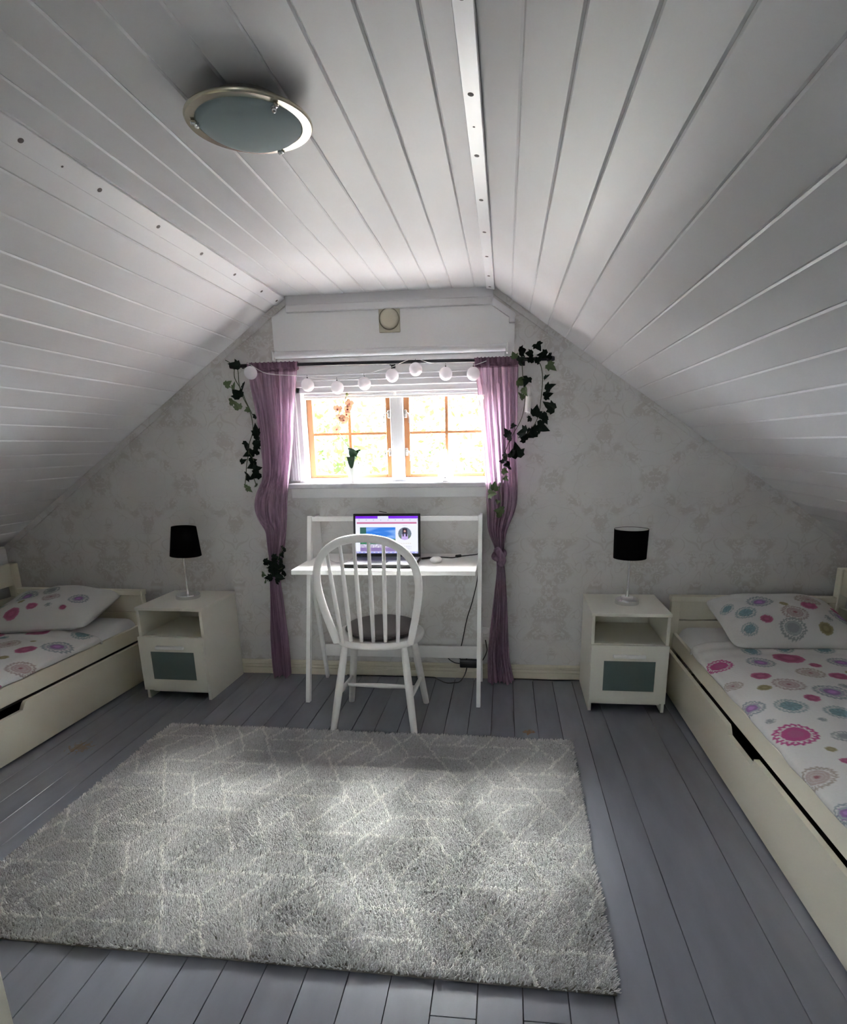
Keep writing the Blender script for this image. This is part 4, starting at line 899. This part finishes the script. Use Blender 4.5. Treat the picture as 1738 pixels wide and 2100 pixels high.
def bed(loc, s, rz, label):
    """daybed; local x runs from the open long side inwards (times s), y from the window end towards the room"""
    L = 2.15
    t = thing('daybed', loc, label, 'bed', rz=rz)
    B = lambda mb, x0, x1, y0, y1, z0, z1, bv=.002: mb.box(min(s*x0, s*x1), max(s*x0, s*x1), y0, y1, z0, z1, bv)
    P = lambda n, mb, m='bed', par=None: obj(n, mb, M[m], par or t, True)
    P('side_rail', B(MB(), .026, .046, -L, -.04, .254, .340, .003))
    # drawer front with its grip cut out of the upper edge
    ya, yb = -.975, -1.262
    pr = [(-.045, .012), (-.045, .246), (ya, .246), (ya-.012, .238), (ya-.030, .212), (yb+.012, .212), (yb+.002, .238), (yb, .246), (-L+.03, .246), (-L+.03, .012)]
    mb = MB().prism(pr, 'x', min(0, s*.019), max(0, s*.019)); drawer = P('drawer', mb)
    P('drawer_box', B(B(MB(), .03, .75, -L+.06, -.07, .03, .045, 0), .73, .75, -L+.06, -.07, .03, .16, 0), 'gap', drawer)  # near-black inside: the shade behind the grip is put into the colour
    for y0, y1 in ((-.04, 0), (-L, -L+.04)):
        e = P('end_panel', B(B(MB(), .006, .052, y0, y1, 0, .516), .805, .850, y0, y1, 0, .516))
        P('top_rail', B(MB(), 0, .855, y0-.006, y1+.004, .516, .546, .003), 'bed', e)
        for z0, z1 in ((.20, .302), (.306, .408), (.412, .516)):
            P('panel_board', B(MB(), .05, .81, y0+.010, y1-.010, z0, z1, .003), 'bed', e)
    for y0, y1 in ((-.052, 0), (-L, -L+.052)):
        P('back_post', B(MB(), .838, .885, y0, y1, 0, .700, .003))
    P('back_board', B(MB(), .846, .872, -L+.05, -.05, .565, .700, .003)); P('back_board', B(MB(), .850, .868, -L+.05, -.05, .22, .50, .003))
    P('slat_base', B(MB(), .046, .84, -L+.05, -.05, .235, .255, 0), 'gap')  # near-black as well, painted as the shade inside the bed
    return t
def mattress(loc, s, rz, label):
    x0, x1 = .040, .835
    mb = MB().box(min(s*x0, s*x1), max(s*x0, s*x1), -2.09, -.045, .257, .388, .060, seg=6)
    o = obj('mattress', mb, M['sheet'], None, True, 60); o.location = loc; o.rotation_euler = (0, 0, rz); return tag(o, label, 'mattress')
def duvet(loc, s, rz, label, meds, y_start):
    """cloth draped over the long edge of the mattress; flat coordinates are measured in the room"""
    L = 1.75; st = .0045
    # cross-section: a short drop over the side, then a soft shoulder rising to the flat top
    ctrl = spline([(.020, 0, .340), (.019, 0, .352), (.026, 0, .364), (.050, 0, .376), (.095, 0, .391), (.16, 0, .400), (.26, 0, .403), (.45, 0, .404), (.80, 0, .404)], 24)
    cp = np.array([(p.x, p.z) for p in ctrl]); ca = np.concatenate([[0], np.cumsum(np.hypot(*np.diff(cp, axis=0).T))])
    aa = np.arange(0, ca[-1], st); prof = list(zip(np.interp(aa, ca, cp[:, 0]), np.interp(aa, ca, cp[:, 1]))); n1 = 3; zt = .37
    pa = np.array(prof); arc = np.concatenate([[0], np.cumsum(np.hypot(*np.diff(pa, axis=0).T))])
    i0 = int(.22/st); flat = pa[i0, 0] + arc - arc[i0]          # local flat x (equal to x on the top)
    ys = np.arange(0, L, st)
    nx, ny = len(prof), len(ys); V = np.zeros((ny, nx, 3))
    c, sn = math.cos(rz), math.sin(rz)
    for j, y in enumerate(ys):
        yl = -(y_start + y)
        for i in range(nx):
            x_, z_ = prof[i]
            q = noise.noise(Vector((x_*4.5, yl*4.0, 1.3+s)))*.010 + noise.noise(Vector((x_*16, yl*7, 4.1)))*.0035
            if y < .28: q += math.sin((y*58) + 6*noise.noise(Vector((x_*3, yl*2, 8))))*.006*(1-y/.28)
            up = min(1, max(0, (z_-.345)/.03)); z2 = z_ + q*up + (.012*noise.noise(Vector((yl*5, 0, 3))) if i < 4 else 0)
            x2 = x_ - (0 if z_ > zt else .003 + .006*noise.noise(Vector((yl*9, z_*6, 2))))
            edge = .022*noise.noise(Vector((x_*2.2, 7.7+s, 0)))
            V[j, i] = (s*x2, yl + edge*(1-min(1, y/.2)) - .0*i, z2 + (.008 if y > .012 else -.006))
    mb = MB(); mb.v = [tuple(v) for v in V.reshape(-1, 3)]
    mb.f = [(j*nx+i, j*nx+i+1, (j+1)*nx+i+1, (j+1)*nx+i) for j in range(ny-1) for i in range(nx-1)]
    me = mb.mesh('duvet', M['print'], 180, True)
    # flat coordinates expressed in room metres for the print
    yl = np.repeat(-(y_start+ys), nx); xl = np.tile(s*flat, ny)
    fx = loc[0] + c*xl - sn*yl; fy = loc[1] + sn*xl + c*yl
    set_point_colors(me, paint(fx, fy, meds))
    o = link('duvet', me); o.location = loc; o.rotation_euler = (0, 0, rz)
    md = o.modifiers.new('thickness', 'SOLIDIFY'); md.thickness = .008; md.offset = -1
    return tag(o, label, 'duvet')
def pillow(center, w, d, h, rot, label, meds):
    n = 120; u = np.linspace(-1, 1, n); U, Vv = np.meshgrid(u, u)
    prof = (1-np.abs(U)**2.4)*(1-np.abs(Vv)**2.4); prof = np.clip(prof, 0, 1)**.62
    pinch = 1 - .07*(1-np.abs(Vv)**2)*np.abs(U)**4; pinch2 = 1 - .07*(1-np.abs(U)**2)*np.abs(Vv)**4
    rnd = 1 - .09*(np.abs(U)*np.abs(Vv))**5; X = U*w/2*pinch*rnd; Y = Vv*d/2*pinch2*rnd
    wr = np.array([[noise.noise(Vector((a*2.5, b*2.5, center[0]))) for a in u] for b in u])
    Zt = h*.62*prof*(1+.12*wr) + .004*wr*prof; Zb = -h*.38*prof
    mb = MB(); N_ = n*n
    mb.v = list(zip(X.ravel(), Y.ravel(), Zt.ravel())) + list(zip(X.ravel(), Y.ravel(), (Zb-.0015).ravel()))
    for j in range(n-1):
        for i in range(n-1):
            a = j*n+i; mb.f.append((a, a+1, a+n+1, a+n)); mb.f.append((N_+a, N_+a+n, N_+a+n+1, N_+a+1))
    bd = [i for i in range(n)] + [j*n+n-1 for j in range(1, n)] + [(n-1)*n+i for i in range(n-2, -1, -1)] + [j*n for j in range(n-2, 0, -1)]
    for a, b in zip(bd, bd[1:]+bd[:1]): mb.f.append((a, b, N_+b, N_+a))
    me = mb.mesh('pillow', M['print'], 180, True)
    fx = np.concatenate([(U.ravel()+1)/2*w, (U.ravel()+1)/2*w]); fy = np.concatenate([(Vv.ravel()+1)/2*d, (Vv.ravel()+1)/2*d + 2])
    set_point_colors(me, paint(fx, fy, meds))
    o = link('pillow', me); o.location = center; o.rotation_euler = rot; return tag(o, label, 'pillow')

RB = (.900, 3.330, 0); RBZ = 0.0
LB = (-2.152, 3.345, 0); LBZ = math.radians(-2.3)
bed(RB, 1, RBZ, 'cream white daybed with under-bed drawer along the right wall')
bed(LB, -1, LBZ, 'cream white daybed with under-bed drawer along the left wall')
mattress(RB, 1, RBZ, 'white sheeted mattress on the right daybed'); mattress(LB, -1, LBZ, 'white sheeted mattress on the left daybed')
DR = [(0.954, 2.651, 0.057, 'M'), (0.982, 1.977, 0.068, 'M'), (0.928, 2.219, 0.05, 'V'), (1.056, 2.185, 0.056, 'T'), (0.933, 1.727, 0.052, 'R'), (1.065, 2.484, 0.04, 'P'), (1.031, 2.358, 0.028, 'O'), (1.13, 2.379, 0.06, 'A'), (0.939, 2.438, 0.039, 'R'), (1.129, 2.65, 0.058, 'V'), (1.269, 2.708, 0.068, 'P'), (1.138, 2.785, 0.044, 'T'), (1.158, 2.249, 0.03, 'P'), (0.948, 2.095, 0.017, 'G'), (0.803, 2.222, 0.03, 'G'), (1.11, 2.071, 0.015, 'G'), (1.279, 2.526, 0.055, 'R'), (1.257, 2.311, 0.064, 'V'), (1.198, 2.133, 0.051, 'T'), (1.119, 1.942, 0.039, 'G'), (1.037, 1.86, 0.018, 'O'), (1.044, 1.784, 0.019, 'P'), (0.931, 1.55, 0.041, 'V'), (1.374, 2.494, 0.039, 'P'), (1.462, 2.652, 0.055, 'V'), (1.338, 2.373, 0.026, 'G'), (1.468, 2.812, 0.043, 'T'), (1.297, 2.835, 0.045, 'T'), (1.394, 2.883, 0.035, 'P')]
DL = [(-2.261, 2.7, 0.069, 'V'), (-2.27, 2.913, 0.055, 'T'), (-2.355, 2.605, 0.05, 'P'), (-2.236, 2.427, 0.062, 'A'), (-2.51, 2.9, 0.075, 'P'), (-2.632, 2.783, 0.027, 'T'), (-2.384, 2.497, 0.026, 'O'), (-2.189, 2.26, 0.018, 'P'), (-2.502, 2.671, 0.052, 'R'), (-2.629, 2.939, 0.056, 'T'), (-2.422, 2.738, 0.015, 'O'), (-2.412, 2.941, 0.02, 'G')]
duvet(RB, 1, RBZ, 'white duvet with colourful round flower print on the right bed', scatter(DR, .82, 1.68, 1.25, 2.95, 60, 3, lambda x, y: y < 1.68 or x > 1.2), .375)
duvet(LB, -1, LBZ, 'white duvet with colourful round flower print on the left bed', scatter(DL, -2.98, -2.1, 1.25, 2.95, 60, 5, lambda x, y: y < 2.2 or x < -2.45), .40)
def pm(lst, px0, pw, py0, ph, w, d): return [((a-px0)/pw*w, (py0-b)/ph*d, r/pw*w*.98, ty) for a, b, r, ty in lst]
PRm = pm([(1548, 1242, 27, 'V'), (1474, 1244, 16, 'T'), (1504, 1268, 22, 'T'), (1538, 1288, 14, 'P'), (1600, 1280, 27, 'A'), (1642, 1260, 18, 'P'), (1590, 1257, 10, 'O'), (1495, 1305, 18, 'T'), (1582, 1309, 27, 'G'), (1712, 1272, 30, 'V'), (1655, 1238, 28, 'R'), (1665, 1290, 9, 'G'), (1715, 1250, 14, 'P'), (1650, 1308, 16, 'O')], 1452, 290, 1330, 150, .63, .50)
PLm = pm([(15, 1247, 20, 'T'), (68, 1227, 26, 'V'), (79, 1249, 9, 'O'), (115, 1260, 14, 'P'), (142, 1238, 20, 'A'), (208, 1236, 24, 'V'), (155, 1259, 8, 'G'), (193, 1262, 9, 'P'), (75, 1272, 20, 'P'), (118, 1213, 20, 'G')], -25, 290, 1290, 124, .65, .50)
pillow((1.372, 3.050, .474), .63, .50, .175, (math.radians(13), 0, math.radians(1)), 'plump flower-print pillow leaning at the head of the right bed', PRm)
pillow((-2.585, 3.10, .470), .65, .50, .175, (math.radians(10), math.radians(-2), math.radians(6)), 'plump flower-print pillow lying at the head of the left bed', PLm)

# ================================================================== RUG
RW, RD = 1.985, 1.345
RC = Vector((-.685, 1.950, 0)); RZ = math.radians(-.9)
rt = thing('rug', RC, 'pale grey shaggy rug with white criss-cross lines on the floor', 'rug', rz=RZ)
obj('backing', MB().box(-RW/2, RW/2, -RD/2, RD/2, .001, .008, .002), M['rugb'], rt, True)
# printed lines: a triangular lattice whose rods break over and under one another
LA, LHh, X0_, Y0_ = .1283, .1147, -.347, 2.516
segs = []
rows = range(-3, 15)
for r_ in rows:
    y_ = Y0_ - LHh*r_
    st_, ln = {0: (0, 4), 1: (-.5, 2), 2: (-3, 4), 3: (-3.5, 2)}[r_ % 4]
    for kk in range(-3, 3): a = X0_ + LA*(st_ + 6*kk); segs.append((a, y_, a+LA*ln, y_))
def lat(line, r_, fam): xx = X0_ + LA*(line + r_/2 if fam == 'b' else line - r_/2); return xx, Y0_ - LHh*r_
for q in range(-26, 26):
    for kk in range(-3, 4):
        a, ln = ((q-1) % 6 + 6*kk, 4) if q % 2 == 0 else (q % 6 + 6*kk, 2)
        segs.append((*lat(q, a, 'b'), *lat(q, a+ln, 'b')))
    for kk in range(-3, 4):
        if q % 2: a, ln = (3-q) % 6 + 6*kk, 4; segs.append((*lat(q, a, 'f'), *lat(q, a+ln, 'f')))
        else:
            for k3 in (0, 3): a = (q//2 - 2) % 3 + k3 + 6*kk; segs.append((*lat(q, a, 'f'), *lat(q, a+2, 'f')))
NT = 190000
px = rng.uniform(-RW/2+.002, RW/2-.002, NT); py = rng.uniform(-RD/2+.002, RD/2-.002, NT)
c_, s_ = math.cos(RZ), math.sin(RZ)
wx = RC.x + c_*px - s_*py; wy = RC.y + s_*px + c_*py
dm = np.full(NT, 9.0)
wobx = wx + .003*np.sin(wy*61) + .002*np.sin(wy*133); woby = wy + .003*np.sin(wx*57)
for a, b, c2, d in segs:
    if max(a, c2) < -1.75 or min(a, c2) > .40 or max(b, d) < 1.2 or min(b, d) > 2.72: continue
    ex, ey = c2-a, d-b; L2 = ex*ex+ey*ey
    tt = np.clip(((wobx-a)*ex + (woby-b)*ey)/L2, 0, 1); dd = np.hypot(wobx-(a+tt*ex), woby-(b+tt*ey)); dm = np.minimum(dm, dd)
white = dm < .0041
hgt = rng.uniform(.012, .019, NT); hgt[white] += .002
fld = np.array([noise.noise(Vector((a*3.2, b*3.2, 0))) for a, b in zip(px[::1], py[::1])])
ang = fld*5 + rng.normal(0, .9, NT); lean_ = rng.uniform(.002, .009, NT)
tx, ty = np.cos(ang)*lean_, np.sin(ang)*lean_
rad = rng.uniform(.0022, .0034, NT); ph = rng.uniform(0, 6.28, NT)
edge = (np.abs(px) > RW/2-.012) | (np.abs(py) > RD/2-.012)
tx[edge] += np.sign(px[edge])*(np.abs(px[edge]) > RW/2-.012)*.007; ty[edge] += np.sign(py[edge])*(np.abs(py[edge]) > RD/2-.012)*.007
V = np.zeros((NT, 6, 3), np.float32)
for k3 in range(3):
    a = ph + k3*2.0944
    V[:, k3] = np.stack([px+np.cos(a)*rad*.9, py+np.sin(a)*rad*.9, np.full(NT, .006)], 1)
    V[:, 3+k3] = np.stack([px+tx+np.cos(a)*rad*.75, py+ty+np.sin(a)*rad*.75, .004+hgt*(1+.12*np.cos(a))], 1)
pile = bpy.data.meshes.new('pile')
base = np.arange(NT)[:, None, None]*6
tri = np.array([(0, 1, 4), (0, 4, 3), (1, 2, 5), (1, 5, 4), (2, 0, 3), (2, 3, 5), (3, 4, 5)])[None]
F_ = (base + tri).reshape(-1, 3)
pile.vertices.add(NT*6); pile.vertices.foreach_set('co', V.ravel())
pile.loops.add(len(F_)*3); pile.loops.foreach_set('vertex_index', F_.ravel().astype(np.int32))
pile.polygons.add(len(F_)); pile.polygons.foreach_set('loop_start', np.arange(0, len(F_)*3, 3, dtype=np.int32)); pile.polygons.foreach_set('loop_total', np.full(len(F_), 3, np.int32))
pile.update(calc_edges=True)
tone = rng.normal(1, .11, NT)[:, None]*(1 + .06*fld[:, None])
C = np.where(white[:, None], np.array((.82, .81, .78)), np.array((.60, .595, .59)))*tone
C6 = np.ones((NT, 6, 4), np.float32); C6[:, :, :3] = C[:, None, :]
at = pile.color_attributes.new('pattern', 'FLOAT_COLOR', 'POINT'); at.data.foreach_set('color', C6.ravel())
pile.materials.append(M['rug'])
po = link('pile', pile, rt, True); po['kind'] = 'stuff'

# ================================================================== CEILING LAMP
lc = (-.604, 1.604, 0)
t = thing('ceiling_lamp', (lc[0], lc[1], 2.05), 'round flush ceiling lamp with frosted glass and nickel ring', 'ceiling lamp')
obj('base', MB().lathe([(0, CEIL), (.082, CEIL), (.085, 2.098), (0, 2.098)], lc, 40), M['steel'], t, smooth=40)
ring = obj('ring', MB().lathe([(.1445, 2.088), (.1455, 2.091), (.1440, 2.094), (.10, 2.099), (.10, 2.096), (.119, 2.092), (.122, 2.086), (.142, 2.0855)], lc, 64, None, True), M['ringc'], t, smooth=40)
obj('glass_dish', MB().lathe([(.119, 2.094), (.119, 2.085), (.108, 2.076), (.088, 2.066), (.062, 2.058), (.031, 2.053), (0, 2.052)], lc, 64), M['lampglass'], t, smooth=60)
for a in (75, 200, 318):
    ca, sa = math.cos(math.radians(a)), math.sin(math.radians(a)); R_ = Matrix.Translation((lc[0]+ca*.122, lc[1]+sa*.122, 2.081)) @ Matrix.Rotation(math.radians(a), 4, 'Z')
    obj('clip', MB().box(-.012, .010, -.006, .006, -.004, .004, .002, R_).bm((lambda b: (bmesh.ops.create_uvsphere(b, u_segments=12, v_segments=8, radius=.0065), b)[1])(bmesh.new()), R_ @ Matrix.Translation((-.004, 0, -.005))), M['chrome'], t)

# ================================================================== white cupboard whose corner shows at the lower left
t = thing('white_cupboard', (-1.36, .60, 0), 'white painted cupboard edge at the bottom left corner of the photo', 'cupboard')
obj('carcass', MB().box(-1.62, -1.080, .25, .953, 0, 1.50, .003), M['bed'], t)
for y0, y1 in ((.258, .598), (.604, .945)):
    d_ = obj('door', MB().box(-1.080, -1.065, y0, y1, .06, 1.49, .003), M['bed'], t)
    yk = y1-.03 if y0 < .5 else y0+.03
    obj('knob', MB().lathe([(0, .022), (.012, .020), (.013, .014), (.006, .008), (.006, 0)], (-1.065, yk, .80), 16, Matrix.Rotation(math.pi/2, 4, 'Y')), M['chrome'], d_)

# ================================================================== OUTSIDE
struct('ground', MB().box(-40, 40, -40, 60, -3.1, -3.0), M['lawn'])
def tree(loc, hgt_, rad_, n, seed, label):
    r = np.random.default_rng(seed); t = thing('garden_tree', loc, label, 'tree', 'trees outside the window')
    obj('trunk', MB().sweep(spline([(0, 0, 0), (.1, .05, hgt_*.4), (-.05, 0, hgt_*.8)], 4), [.16]*4+[.10]*4+[.05], 8), M['bark'], t, True, 60)
    d = r.normal(size=(n, 3)); d /= np.linalg.norm(d, axis=1)[:, None]; p = d*(r.uniform(.25, 1, n)**.6)[:, None]*np.array((rad_, rad_, rad_*1.15)) + np.array((0, 0, hgt_*.72))
    a = r.normal(size=(n, 3)); a /= np.linalg.norm(a, axis=1)[:, None]; b = np.cross(a, r.normal(size=(n, 3))); b /= np.linalg.norm(b, axis=1)[:, None]
    L_ = r.uniform(.05, .11, n)[:, None]; P_ = np.stack([p-a*L_, p+b*L_*.5, p+a*L_, p-b*L_*.5], 1)
    mb = MB(); mb.v = [tuple(v) for v in P_.reshape(-1, 3)]; mb.f = [(4*i, 4*i+1, 4*i+2, 4*i+3) for i in range(n)]
    o = obj('crown', mb, M['leafg'], t, True, 0, False); o['kind'] = 'stuff'
tree((-3.6, 11.0, -3), 5.6, 1.7, 3500, 1, 'pale green tree seen through the left window sash')
tree((-1.2, 14.5, -3), 6.4, 2.0, 3500, 2, 'pale green tree seen behind the window mullion')
tree((1.1, 11.5, -3), 5.4, 1.7, 3500, 3, 'pale green tree seen through the right window sash')
